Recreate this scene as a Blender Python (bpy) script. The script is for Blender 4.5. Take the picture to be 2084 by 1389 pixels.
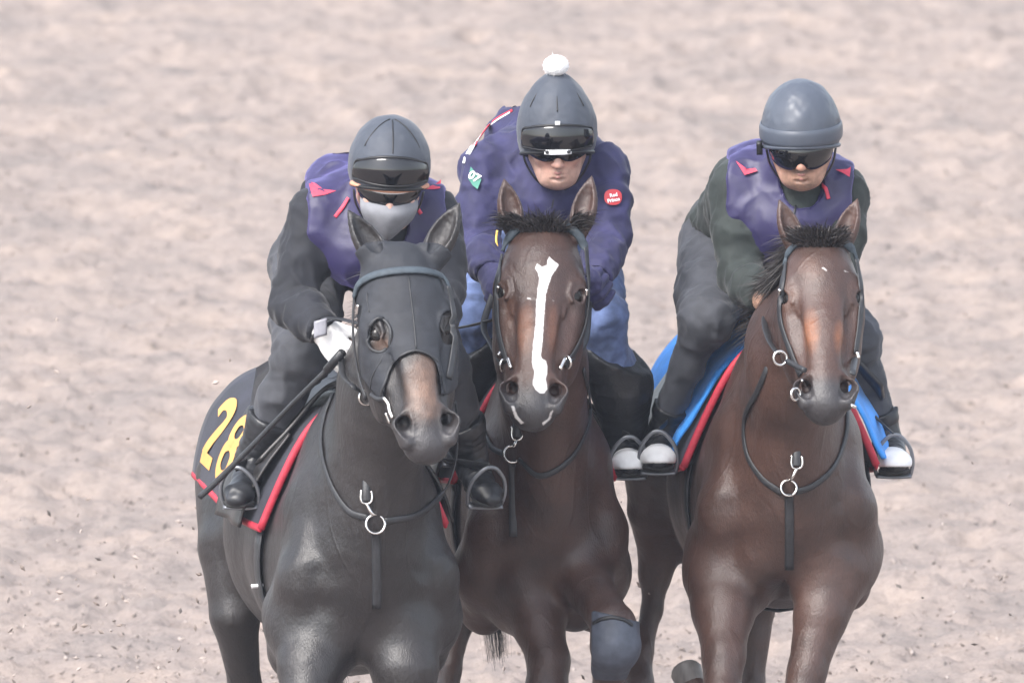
import bpy, bmesh, math, random
import numpy as np
from mathutils import Vector, Matrix, Euler
random.seed(7); np.random.seed(7)
for o in list(bpy.data.objects): bpy.data.objects.remove(o)
scene = bpy.context.scene
COL = scene.collection
# ------------------------------------------------------------------ camera
# Long telephoto from a stand about 60 m up the track, 7 degrees above the runners.
PITCH = math.radians(7.0); CP, SP = math.cos(PITCH), math.sin(PITCH)
DIST, Z0, PPM = 60.0, 1.60, 750.0        # metres to the runners, height aimed at, drawing units per metre
cam_d = bpy.data.cameras.new('camera'); cam = bpy.data.objects.new('camera', cam_d); COL.objects.link(cam)
cam.location = (0, -DIST*CP, Z0 + DIST*SP)
cam.rotation_euler = (math.pi/2 - PITCH, 0, 0)
cam_d.sensor_width = 36.0
cam_d.lens = 36.0*DIST/(2084/PPM)
cam_d.clip_end = 2000; cam_d.clip_start = 1
cam_d.dof.use_dof = True; cam_d.dof.focus_distance = DIST-0.35; cam_d.dof.aperture_fstop = 10.0
scene.camera = cam
# ------------------------------------------------------------------ sky, sun, exposure (bright overcast morning)
SUN_EL, SUN_AZ = math.radians(48), math.radians(-38)      # azimuth measured from behind the camera towards image left
world = bpy.data.worlds.new('World'); scene.world = world; world.use_nodes = True
wn = world.node_tree.nodes; wl = world.node_tree.links
sky = wn.new('ShaderNodeTexSky'); sky.sky_type = 'NISHITA'; sky.sun_disc = False
sky.sun_elevation = SUN_EL; sky.sun_rotation = math.pi - SUN_AZ
sky.air_density = 1.0; sky.dust_density = 2.0; sky.ozone_density = 1.5
hs = wn.new('ShaderNodeHueSaturation'); hs.inputs['Saturation'].default_value = 0.42
bg = wn['Background']; bg.inputs['Strength'].default_value = 0.13
wl.new(sky.outputs[0], hs.inputs['Color']); wl.new(hs.outputs[0], bg.inputs['Color'])
sun_d = bpy.data.lights.new('sun', 'SUN'); sun = bpy.data.objects.new('sun', sun_d); COL.objects.link(sun)
sun_d.energy = 1.5; sun_d.angle = math.radians(28); sun_d.color = (1.0, 0.95, 0.9)
sdir = Vector((math.sin(SUN_AZ)*math.cos(SUN_EL), -math.cos(SUN_AZ)*math.cos(SUN_EL), math.sin(SUN_EL)))
sun.rotation_euler = sdir.to_track_quat('Z', 'Y').to_euler(); sun.location = (-8, -12, 20)
scene.view_settings.view_transform = 'Standard'; scene.view_settings.look = 'None'
scene.view_settings.exposure = 1.75; scene.view_settings.gamma = 1.0
scene.view_settings.use_curve_mapping = False
scene.render.engine = 'CYCLES'

# ------------------------------------------------------------------ measuring frame
# Drawing coordinates: x right, y down, z away (all in 1/750 m), tilted 7 degrees like the camera; W() gives metres.
def W(p):
    p = np.asarray(p, dtype=np.float64).reshape(-1, 3)
    X = (p[:,0]-1042)/PPM; V = (694.5-p[:,1])/PPM; D = p[:,2]/PPM
    return np.stack([X, D*CP + V*SP, Z0 + V*CP - D*SP], 1)
A = lambda *v: np.array(v, dtype=np.float64)
def unit(v): v = np.asarray(v, float); return v/(np.linalg.norm(v)+1e-12)

# ------------------------------------------------------------------ soft-body modeller: blended volumes -> one continuous skin
class Fld:
    """list of volumes; each is a set of pieces (rotation, origin, length, end radii) blended by k into what came before"""
    def __init__(s): s.ops = []
    def el(s, c, r, ax=None, k=30, sub=False):
        c = np.asarray(c, np.float32); r = np.asarray(r, np.float32)
        Mt = np.eye(3, dtype=np.float32) if ax is None else np.stack([unit(a) for a in ax]).astype(np.float32)
        s.ops.append(([(Mt.T.copy(), c, 0.0, r, r, c, c, float(r.max()))], k, sub, 0))
    def chain(s, pts, rad, u=(1,0,0), k=30, sub=False, kk=8):
        pts = [np.asarray(p, float) for p in pts]
        rad = [(r, r) if np.isscalar(r) else r for r in rad]
        segs = []
        for a, b, ra, rb in zip(pts[:-1], pts[1:], rad[:-1], rad[1:]):
            L = np.linalg.norm(b-a)+1e-9; w = (b-a)/L
            uu = unit(np.asarray(u, float) - w*np.dot(u, w)); vv = np.cross(w, uu)
            segs.append((np.stack([uu, vv, w], 1).astype(np.float32), a.astype(np.float32), L, np.array(ra, np.float32), np.array(rb, np.float32), a, b, float(max(*ra, *rb))))
        s.ops.append((segs, k, sub, kk))
    @staticmethod
    def piece(g, p):
        Mt, a, L, ra, rb = g[:5]; q = (p-a) @ Mt
        if L == 0:
            e = q/ra; f = e/ra
        else:
            w = q[:,2]; t = np.clip(w*np.float32(1/L), 0, 1); ru = ra[0]+(rb[0]-ra[0])*t; rv = ra[1]+(rb[1]-ra[1])*t
            R = np.stack([ru, rv, np.minimum(ru, rv)], 1); q[:,2] = w-t*np.float32(L)
            e = q/R; f = e/R
        k0 = np.sqrt(np.einsum('ij,ij->i', e, e)); k1 = np.sqrt(np.einsum('ij,ij->i', f, f))+np.float32(1e-9)
        return k0*(k0-1)/k1
    def __call__(s, p, pad=90):
        p = np.asarray(p, np.float32); d = np.full(len(p), 400.0, np.float32)
        if not len(p): return d
        mn, mx = p.min(0).astype(float), p.max(0).astype(float); mid = (mn+mx)/2; rr = math.sqrt(((mx-mn)**2).sum())/2
        for segs, k, sub, kk in s.ops:
            v = None
            for g in segs:
                a, b, R = g[5], g[6], g[7]; ab = b-a; L2 = float(ab@ab)
                t = 0 if L2 < 1e-9 else min(max(float((mid-a)@ab)/L2, 0), 1); q = mid-a-ab*t
                if math.sqrt(float(q@q)) > R+k+pad+rr: continue
                x = s.piece(g, p)
                if v is None: v = x
                elif kk < 12: v = np.minimum(v, x)
                else: h = np.maximum(kk-np.abs(v-x), 0)/np.float32(max(kk, 1e-3)); v = np.minimum(v, x)-h*h*np.float32(kk*.25)
            if v is None: continue
            if (not sub and float(v.min()) > float(d.max())+k) or (sub and float(v.min()) > k-float(d.min())): continue
            if sub: v = -v; h = np.maximum(k-np.abs(d-v), 0)*np.float32(1/k); d = np.maximum(d, v)+h*h*np.float32(k*.25)
            else: h = np.maximum(k-np.abs(d-v), 0)*np.float32(1/k); d = np.minimum(d, v)-h*h*np.float32(k*.25)
        return d

def groups(g):
    key = g @ np.array([1000000, 1000, 1]); od = np.argsort(key, kind='stable')
    return np.split(od, np.flatnonzero(np.diff(key[od]))+1)
def skin(F, lo, hi, h):
    """Extract the zero surface of F inside the box lo..hi with step h (surface nets). Returns verts, quads."""
    B = 8; lo = np.asarray(lo, float); hi = np.asarray(hi, float)
    nb = np.ceil((hi-lo)/(h*B)).astype(int)
    gi = np.stack(np.meshgrid(*[np.arange(n) for n in nb], indexing='ij'), -1).reshape(-1, 3)
    cd = np.concatenate([F(c) for c in [lo + (gi[i]+.5)*h*B - h*.5 for i in groups(gi//5)]])
    cd_ = np.empty(len(gi)); cd_[np.concatenate(groups(gi//5))] = cd; cd = cd_
    act = np.abs(cd) < h*B*1.7
    S = np.where(cd < 0, -1e3, 1e3).astype(np.float32).reshape(nb)
    S = S.repeat(B, 0).repeat(B, 1).repeat(B, 2)
    off = np.stack(np.meshgrid(*[np.arange(B)]*3, indexing='ij'), -1).reshape(-1, 3)
    ga = gi[act]
    key = (ga//2) @ np.array([1000000, 1000, 1]); od = np.argsort(key, kind='stable'); ga = ga[od]
    cut = np.flatnonzero(np.diff(key[od]))+1
    for gb in np.split(ga, cut):
        g = (gb[:, None, :]*B + off[None]).reshape(-1, 3)
        S[g[:,0], g[:,1], g[:,2]] = F(lo + g*h, 14)
    ins = S < 0
    def sl(a, x, y, z): return a[x:a.shape[0]-1+x, y:a.shape[1]-1+y, z:a.shape[2]-1+z]
    cnt = np.zeros([n-1 for n in S.shape], np.uint8)
    cor = [(x, y, z) for x in (0,1) for y in (0,1) for z in (0,1)]
    for c in cor: cnt += sl(ins, *c)
    ci = np.argwhere((cnt > 0) & (cnt < 8))
    vals = np.stack([S[ci[:,0]+c[0], ci[:,1]+c[1], ci[:,2]+c[2]] for c in cor], 1).astype(float)
    acc = np.zeros((len(ci), 3)); n = np.zeros(len(ci))
    for a in range(8):
        for b in range(a+1, 8):
            ca, cb = np.array(cor[a]), np.array(cor[b])
            if np.abs(ca-cb).sum() != 1: continue
            m = (vals[:,a] < 0) != (vals[:,b] < 0)
            t = np.where(m, vals[:,a]/(vals[:,a]-vals[:,b]+1e-12), 0)[:,None]
            acc += np.where(m[:,None], ca + (cb-ca)*t, 0); n += m
    V = lo + (ci + acc/n[:,None])*h
    idx = np.full(cnt.shape, -1, np.int32); idx[ci[:,0], ci[:,1], ci[:,2]] = np.arange(len(ci))
    quads = []
    for ax in range(3):
        s0 = [slice(1,-1)]*3; s1 = [slice(1,-1)]*3
        s0[ax] = slice(0,-1); s1[ax] = slice(1,None)
        a = ins[tuple(s0)]; b = ins[tuple(s1)]
        e = np.argwhere(a != b); o = np.array([1,1,1]); o[ax] = 0; e = e+o
        flip = ins[e[:,0], e[:,1], e[:,2]]
        j, k = [(1,2), (2,0), (0,1)][ax]
        def cell(dj, dk):
            q = e.copy(); q[:,j] += dj; q[:,k] += dk
            q = np.minimum(q, np.array(idx.shape)-1)
            return idx[q[:,0], q[:,1], q[:,2]]
        Q = np.stack([cell(-1,-1), cell(0,-1), cell(0,0), cell(-1,0)], 1)
        Q = np.where(flip[:,None], Q, Q[:,::-1])
        quads.append(Q[(Q >= 0).all(1)])
    # y points down in drawing coordinates: one mirrored axis, so reverse the winding
    return V, np.concatenate(quads)[:, ::-1]

def grad(F, p, e=1.5):
    p = np.asarray(p, float).reshape(-1, 3); g = np.zeros_like(p)
    for ii in groups(np.floor(p/110).astype(int)+500):
        q = p[ii]
        for i in range(3):
            d = np.zeros(3); d[i] = e; g[ii,i] = F(q+d, 20)-F(q-d, 20)
    return g/(np.linalg.norm(g, axis=1, keepdims=True)+1e-9)
def vnormals(V, Q):
    n = np.cross(V[Q[:,2]]-V[Q[:,0]], V[Q[:,3]]-V[Q[:,1]]); o = np.zeros_like(V)
    for i in range(3):
        w = np.bincount(Q.T.ravel(), np.tile(n[:,i], 4), len(V)); o[:,i] = w
    return -o/(np.linalg.norm(o, axis=1, keepdims=True)+1e-9)
def surf(F, x, y, z0, z1, n=220):
    """depth of the first surface met going away from the viewer at each x, y (nan if none)"""
    x = np.atleast_1d(np.asarray(x, float)); y = np.atleast_1d(np.asarray(y, float))
    zs = np.linspace(z0, z1, n); out = np.full(len(x), np.nan)
    P = np.stack([np.repeat(x, n), np.repeat(y, n), np.tile(zs, len(x))], 1)
    d = F(P).reshape(len(x), n)
    for i in range(len(x)):
        w = np.where(d[i] < 0)[0]
        if len(w):
            j = w[0]
            out[i] = zs[0] if j == 0 else zs[j-1]+(zs[j]-zs[j-1])*d[i,j-1]/(d[i,j-1]-d[i,j])
    return out

def vnoise(p, seed=0):
    """smooth value noise in -1..1"""
    p = np.asarray(p, float); i = np.floor(p).astype(np.int64); f = p-i; f = f*f*(3-2*f)
    def hsh(a):
        n = (a[:,0]*374761393 + a[:,1]*668265263 + a[:,2]*2147483647 + seed*974711) & 0xffffffff
        n = ((n ^ (n >> 13))*1274126177) & 0xffffffff
        return ((n ^ (n >> 16)) & 0xffff)/32767.5-1
    r = 0
    for c in ((0,0,0),(1,0,0),(0,1,0),(1,1,0),(0,0,1),(1,0,1),(0,1,1),(1,1,1)):
        c = np.array(c); w = np.prod(np.where(c, f, 1-f), 1); r = r + w*hsh(i+c)
    return r

# ------------------------------------------------------------------ linking
def empty(name, loc, label=None, cat=None, group=None, parent=None):
    o = bpy.data.objects.new(name, None); o.empty_display_size = .1; COL.objects.link(o)
    o.location = loc
    tag(o, label, cat, group); return o
def tag(o, label=None, cat=None, group=None, kind=None):
    if label: o['label'] = label
    if cat: o['category'] = cat
    if group: o['group'] = group
    if kind: o['kind'] = kind
    return o
def wloc(o):
    v = Vector((0,0,0))
    while o is not None: v = v + o.location; o = o.parent
    return np.array(v)
def mesh(name, V, Fc, mat, parent=None, attrs=None, smooth=True, world=False, label=None):
    """V in drawing coordinates (or metres if world); one mesh object"""
    Vw = np.asarray(V, float) if world else W(V)
    base = wloc(parent) if parent is not None else np.zeros(3)
    me = bpy.data.meshes.new(name)
    if isinstance(Fc, np.ndarray) and Fc.ndim == 2:
        n, c = Fc.shape
        me.vertices.add(len(Vw)); me.loops.add(n*c); me.polygons.add(n)
        me.vertices.foreach_set('co', (Vw-base).astype(np.float32).ravel())
        me.loops.foreach_set('vertex_index', Fc.astype(np.int32).ravel())
        me.polygons.foreach_set('loop_start', np.arange(0, n*c, c, dtype=np.int32))
        me.update(calc_edges=True)
    else:
        me.from_pydata([tuple(v) for v in Vw-base], [], [tuple(f) for f in Fc]); me.update()
    if smooth: me.polygons.foreach_set('use_smooth', [True]*len(me.polygons))
    for k, v in (attrs or {}).items():
        a = me.attributes.new(k, 'FLOAT', 'POINT'); a.data.foreach_set('value', np.asarray(v, np.float32))
    me.materials.append(mat)
    o = bpy.data.objects.new(name, me); COL.objects.link(o)
    if parent is not None: o.parent = parent
    if label: o['label'] = label
    return o
def join(*vf):
    Vs, Fs, n = [], [], 0
    for V, Fq in vf:
        Vs.append(V); Fs += [tuple(int(i)+n for i in f) for f in Fq]; n += len(V)
    return np.concatenate(Vs), Fs

def crom(P, n=8, closed=False):
    P = np.asarray(P, float)
    if closed: Q = np.concatenate([P[-1:], P, P[:2]])
    else: Q = np.concatenate([2*P[:1]-P[1:2], P, 2*P[-1:]-P[-2:-1]])
    out = []
    for i in range(1, len(Q)-2):
        for t in np.arange(n)/n:
            a, b, c, d = Q[i-1], Q[i], Q[i+1], Q[i+2]
            out.append(.5*((2*b)+(-a+c)*t+(2*a-5*b+4*c-d)*t*t+(-a+3*b-3*c+d)*t**3))
    if not closed: out.append(Q[-2])
    return np.array(out)
def tube(P, r, seg=8, closed=False, n=6, flat=None, smoothp=True):
    """round or flattened tube along P; r may be a list; flat=(thickness ratio, normal vectors or one vector)"""
    P = np.asarray(P, float); R = np.full(len(P), r, float) if np.isscalar(r) else np.asarray(r, float)
    if smoothp:
        C = crom(np.column_stack([P, R]), n, closed); P, R = C[:,:3], C[:,3]
    T = np.roll(P, -1, 0)-np.roll(P, 1, 0)
    if not closed: T[0] = P[1]-P[0]; T[-1] = P[-1]-P[-2]
    T = T/(np.linalg.norm(T, axis=1, keepdims=True)+1e-9)
    if flat is not None:
        Nn = np.asarray(flat[1], float); Nn = np.broadcast_to(Nn, P.shape) if Nn.ndim == 1 else Nn
        U = Nn-(Nn*T).sum(1, keepdims=True)*T; U /= np.linalg.norm(U, axis=1, keepdims=True)+1e-9; q = flat[0]
    else:
        U = np.zeros_like(P); u = unit(np.cross(T[0], [.31, .52, .79])); q = 1
        for i in range(len(P)):
            u = unit(u-T[i]*np.dot(u, T[i])); U[i] = u
    Bn = np.cross(T, U); V, Fq = [], []
    for a in np.arange(seg)*2*math.pi/seg: V.append(P+(U*math.cos(a)*q+Bn*math.sin(a))*R[:,None])
    V = np.stack(V, 1).reshape(-1, 3); m = len(P)
    for i in range(m if closed else m-1):
        for s in range(seg):
            a, b = i*seg+s, i*seg+(s+1)%seg; c, d = ((i+1)%m)*seg+s, ((i+1)%m)*seg+(s+1)%seg
            Fq.append((a, c, d, b))
    if not closed:
        Fq.append(tuple(range(seg))); Fq.append(tuple(range((m-1)*seg, m*seg))[::-1])
    return V, Fq
def strap(F, xy, w, t=2.2, off=1.5, z0=-2000, z1=2000, n=8, zg=None, seg=8, clip=False):
    """leather strap lying on volume F along picture path xy; w half width, t half thickness"""
    xy = crom(np.asarray(xy, float), n)
    z = surf(F, xy[:,0], xy[:,1], z0, z1)
    ok = ~np.isnan(z)
    if clip:
        if ok.sum() < 4: return None
        xy, z, ok = xy[ok], z[ok], ok[ok]
    if not ok.any(): z[:] = zg if zg is not None else 0
    else: z = np.interp(np.arange(len(z)), np.where(ok)[0], z[ok])
    # soften jumps
    for _ in range(2): z[1:-1] = (z[:-2]+2*z[1:-1]+z[2:])/4
    P = np.column_stack([xy, z]); N = grad(F, P); P = P+N*off
    return tube(P, w, seg=seg, flat=(t/w, N), smoothp=False), P
def ring(c, r, rt, nrm=(0,0,-1), seg=22, a0=0, a1=2*math.pi, sq=1.0):
    nrm = unit(nrm); u = unit(np.cross(nrm, [0.02, 1, 0.05])); v = np.cross(nrm, u); full = a1-a0 > 6.2
    t = np.linspace(a0, a1, seg, endpoint=not full)
    P = np.asarray(c, float)+np.outer(np.cos(t), u)*r+np.outer(np.sin(t), v)*r*sq
    return tube(P, rt, seg=6, closed=full, smoothp=False)
class Loft:
    """smooth sheet through rows of points; S(u,v) evaluates it, solid() gives it thickness"""
    def __init__(s, rows, nu=10, nv=8):
        R = np.array([crom(r, nu) for r in rows]); s.G = np.stack([crom(R[:,i], nv) for i in range(R.shape[1])], 1)
        g = s.G; du = np.gradient(g, axis=1); dv = np.gradient(g, axis=0)
        n = np.cross(du, dv); s.N = n/(np.linalg.norm(n, axis=2, keepdims=True)+1e-9)
    def S(s, u, v, off=0):
        a, b = s.G.shape[:2]; x = np.clip(np.asarray(u, float), 0, 1)*(b-1.001); y = np.clip(np.asarray(v, float), 0, 1)*(a-1.001)
        i, j = x.astype(int), y.astype(int); fx, fy = (x-i)[:,None], (y-j)[:,None]
        f = lambda g: (g[j,i]*(1-fx)+g[j,i+1]*fx)*(1-fy)+(g[j+1,i]*(1-fx)+g[j+1,i+1]*fx)*fy
        return f(s.G)+f(s.N)*off
    def solid(s, t=6, wr=0, sc=40, seed=0):
        a, b = s.G.shape[:2]; G = s.G
        if wr: G = G+s.N*(vnoise(G.reshape(-1,3)/sc, seed).reshape(a, b)*wr)[...,None]
        V = np.concatenate([(G+s.N*t/2).reshape(-1,3), (G-s.N*t/2).reshape(-1,3)]); n = a*b; Fq = []
        for i in range(a-1):
            for j in range(b-1):
                q = (i*b+j, i*b+j+1, (i+1)*b+j+1, (i+1)*b+j)
                Fq.append(q); Fq.append(tuple(k+n for k in q[::-1]))
        edge = [(0,j) for j in range(b)]+[(i,b-1) for i in range(1,a)]+[(a-1,j) for j in range(b-2,-1,-1)]+[(i,0) for i in range(a-2,0,-1)]
        for e0, e1 in zip(edge, edge[1:]+edge[:1]):
            p, q = e0[0]*b+e0[1], e1[0]*b+e1[1]; Fq.append((q, p, p+n, q+n))
        return V, Fq

# ------------------------------------------------------------------ materials (all procedural)
def newmat(name):
    m = bpy.data.materials.new(name); m.use_nodes = True
    nt = m.node_tree; return m, nt, nt.nodes['Principled BSDF']
def N(nt, t, **kw):
    n = nt.nodes.new(t)
    for k, v in kw.items():
        if k in n.inputs: n.inputs[k].default_value = v
        else: setattr(n, k, v)
    return n
def ramp(nt, src, stops):
    r = nt.nodes.new('ShaderNodeValToRGB'); e = r.color_ramp.elements
    while len(e) < len(stops): e.new(.5)
    for i, (p, c) in enumerate(stops): e[i].position = p; e[i].color = (*c, 1) if len(c) == 3 else c
    nt.links.new(src, r.inputs[0]); return r.outputs[0]
def mixc(nt, fac, a, b, mode='MIX'):
    m = nt.nodes.new('ShaderNodeMix'); m.data_type = 'RGBA'; m.blend_type = mode
    for s, v in ((0, fac), (6, a), (7, b)):
        if hasattr(v, 'is_linked'): nt.links.new(v, m.inputs[s])
        else: m.inputs[s].default_value = (*v, 1) if isinstance(v, tuple) and len(v) == 3 else v
    return m.outputs[2]
def bump(nt, bs, src, strength, dist):
    b = nt.nodes.new('ShaderNodeBump'); b.inputs['Strength'].default_value = strength; b.inputs['Distance'].default_value = dist
    nt.links.new(src, b.inputs['Height']); nt.links.new(b.outputs[0], bs.inputs['Normal']); return b
def basic(name, col, rough=.6, metal=0, var=.25, scale=30, bscale=200, bstr=.15, bdist=.002, spec=.5, sheen=0, stretch=(1,1,1)):
    """plain coloured stuff with uneven tone and fine relief"""
    m, nt, b = newmat(name); tc = N(nt, 'ShaderNodeTexCoord'); mp = N(nt, 'ShaderNodeMapping'); mp.inputs['Scale'].default_value = stretch
    nt.links.new(tc.outputs['Object'], mp.inputs[0])
    n1 = N(nt, 'ShaderNodeTexNoise', Scale=scale, Detail=5); nt.links.new(mp.outputs[0], n1.inputs['Vector'])
    lo = tuple(c*(1-var) for c in col); hi = tuple(min(1, c*(1+var)) for c in col)
    nt.links.new(ramp(nt, n1.outputs[0], [(.3, lo), (.7, hi)]), b.inputs['Base Color'])
    n2 = N(nt, 'ShaderNodeTexNoise', Scale=bscale, Detail=3); nt.links.new(mp.outputs[0], n2.inputs['Vector'])
    bump(nt, b, n2.outputs[0], bstr, bdist)
    b.inputs['Roughness'].default_value = rough; b.inputs['Metallic'].default_value = metal
    b.inputs['Specular IOR Level'].default_value = spec
    if sheen: b.inputs['Sheen Weight'].default_value = sheen; b.inputs['Sheen Roughness'].default_value = .4
    return m
# ------------------------------------------------------------------ ground: loose woodchip and sand track
def ground_mat():
    m, nt, b = newmat('track_dirt'); tc = N(nt, 'ShaderNodeTexCoord')
    g = N(nt, 'ShaderNodeTexNoise', Scale=2.2, Detail=8); nt.links.new(tc.outputs['Object'], g.inputs['Vector'])
    f = N(nt, 'ShaderNodeTexNoise', Scale=20, Detail=9, Roughness=.72); nt.links.new(tc.outputs['Object'], f.inputs['Vector'])
    c1 = ramp(nt, g.outputs[0], [(.3, (.268,.232,.216)), (.5, (.328,.275,.250)), (.72, (.378,.309,.270))])
    c2 = ramp(nt, f.outputs[0], [(.25, (.62,.62,.64)), (.5, (1,1,1)), (.75, (1.12,1.08,1.04))])
    f3 = N(nt, 'ShaderNodeTexNoise', Scale=110, Detail=4, Roughness=.7); nt.links.new(tc.outputs['Object'], f3.inputs['Vector'])
    c2 = mixc(nt, 1.0, c2, ramp(nt, f3.outputs[0], [(.28, (.55,.52,.50)), (.42, (1,1,1)), (.7, (1.1,1.1,1.1))]), 'MULTIPLY')
    b.inputs['Roughness'].default_value = .95; b.inputs['Specular IOR Level'].default_value = .15
    nt.links.new(mixc(nt, 1.0, c1, c2, 'MULTIPLY'), b.inputs['Base Color'])
    f2 = N(nt, 'ShaderNodeTexNoise', Scale=45, Detail=6, Roughness=.75); nt.links.new(tc.outputs['Object'], f2.inputs['Vector'])
    bump(nt, b, f2.outputs[0], .9, .02)
    return m
def ground_h(x, y):
    p = np.stack([x, y, np.zeros_like(x)], 1)
    d = .012*vnoise(p*A(1.1,.55,1), 1)+.012*vnoise(p*A(3.1,2.2,1)+7, 2)+.016*vnoise(p*A(7.3,6.1,1)+3, 3)
    d += .010*np.sin((x*.55+y*.84)*9+2.5*vnoise(p*A(.8,.8,1), 8))
    d += .022*np.maximum(vnoise(p*A(14,12,1)+3, 4), -.2)+.014*np.maximum(vnoise(p*A(27,22,1), 5), -.1)
    return d
def build_ground():
    xs = np.concatenate([[-300,-120,-50,-20,-10,-6,-4.5,-3.5], np.arange(-2.6, 2.6, .022), [3.5,4.5,6,10,20,50,120,300]])
    ys = np.concatenate([[-140,-80,-50,-30,-15,-8,-4,-2,0,1,2,3], np.arange(3.6, 26, .035), [27,29,32,38,50,90,200,600]])
    X, Y = np.meshgrid(xs, ys, indexing='ij'); x, y = X.ravel(), Y.ravel()
    z = ground_h(x, y)-.02
    Z = z.reshape(X.shape); rp = np.random.RandomState(17)
    for _ in range(420):                                   # hoof prints and thrown-up rims
        px_, py_ = rp.uniform(-2.6, 2.6), rp.uniform(3.6, 26); i0, i1 = np.searchsorted(xs, (px_-.22, px_+.22)); j0, j1 = np.searchsorted(ys, (py_-.3, py_+.3))
        d2 = ((X[i0:i1,j0:j1]-px_)/rp.uniform(.045,.075))**2+((Y[i0:i1,j0:j1]-py_)/rp.uniform(.06,.10))**2
        Z[i0:i1,j0:j1] += rp.uniform(.5, 1.1)*(-.034*np.exp(-d2)+.020*np.exp(-(np.sqrt(d2)-1.7)**2*2.5))
    z = Z.ravel()
    a, b = len(xs), len(ys); i = np.arange(a-1)[:,None]*b+np.arange(b-1)[None]
    q = np.stack([i, i+b, i+b+1, i+1], -1).reshape(-1, 4)
    tag(mesh('ground', np.stack([x, y, z], 1), q, ground_mat(), world=True), 'pale pinkish tan woodchip and sand training track', kind='structure')
    # loose chips lying about: nobody could count them
    rs = np.random.RandomState(3); n = 14000
    cx = rs.uniform(-2.4, 2.4, n); cy = 4+16*rs.rand(n)**1.6; cz = ground_h(cx, cy)-.02
    ln = rs.uniform(.004, .016, n); wd = ln*rs.uniform(.2, .6, n); th = wd*.4; an = rs.uniform(0, 6.28, n); ti = rs.uniform(-.7, .9, n)
    ux = np.stack([np.cos(an)*np.cos(ti), np.sin(an)*np.cos(ti), np.sin(ti)], 1); uy = np.stack([-np.sin(an), np.cos(an), 0*an], 1); uz = np.cross(ux, uy)
    c = np.stack([cx, cy, cz+.006], 1)
    oct_ = [c+ux*ln[:,None], c-ux*ln[:,None], c+uy*wd[:,None], c-uy*wd[:,None], c+uz*th[:,None], c-uz*th[:,None]]
    V = np.stack(oct_, 1).reshape(-1, 3)
    t = np.array([(0,2,4),(2,1,4),(1,3,4),(3,0,4),(2,0,5),(1,2,5),(3,1,5),(0,3,5)])
    Fc = (np.arange(n)[:,None,None]*6+t[None]).reshape(-1, 3)
    cm, nt, b = newmat('wood_chip'); ge = N(nt, 'ShaderNodeNewGeometry')
    nt.links.new(ramp(nt, ge.outputs['Random Per Island'], [(0, (.09,.075,.068)), (.4, (.24,.195,.17)), (1, (.40,.34,.31))]), b.inputs['Base Color']); b.inputs['Roughness'].default_value = .9
    tag(mesh('wood_chips', V, Fc, cm, world=True, smooth=False), 'small dark and pale woodchips strewn over the track', 'woodchips', kind='stuff')
    return cm
CHIP = build_ground()
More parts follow.
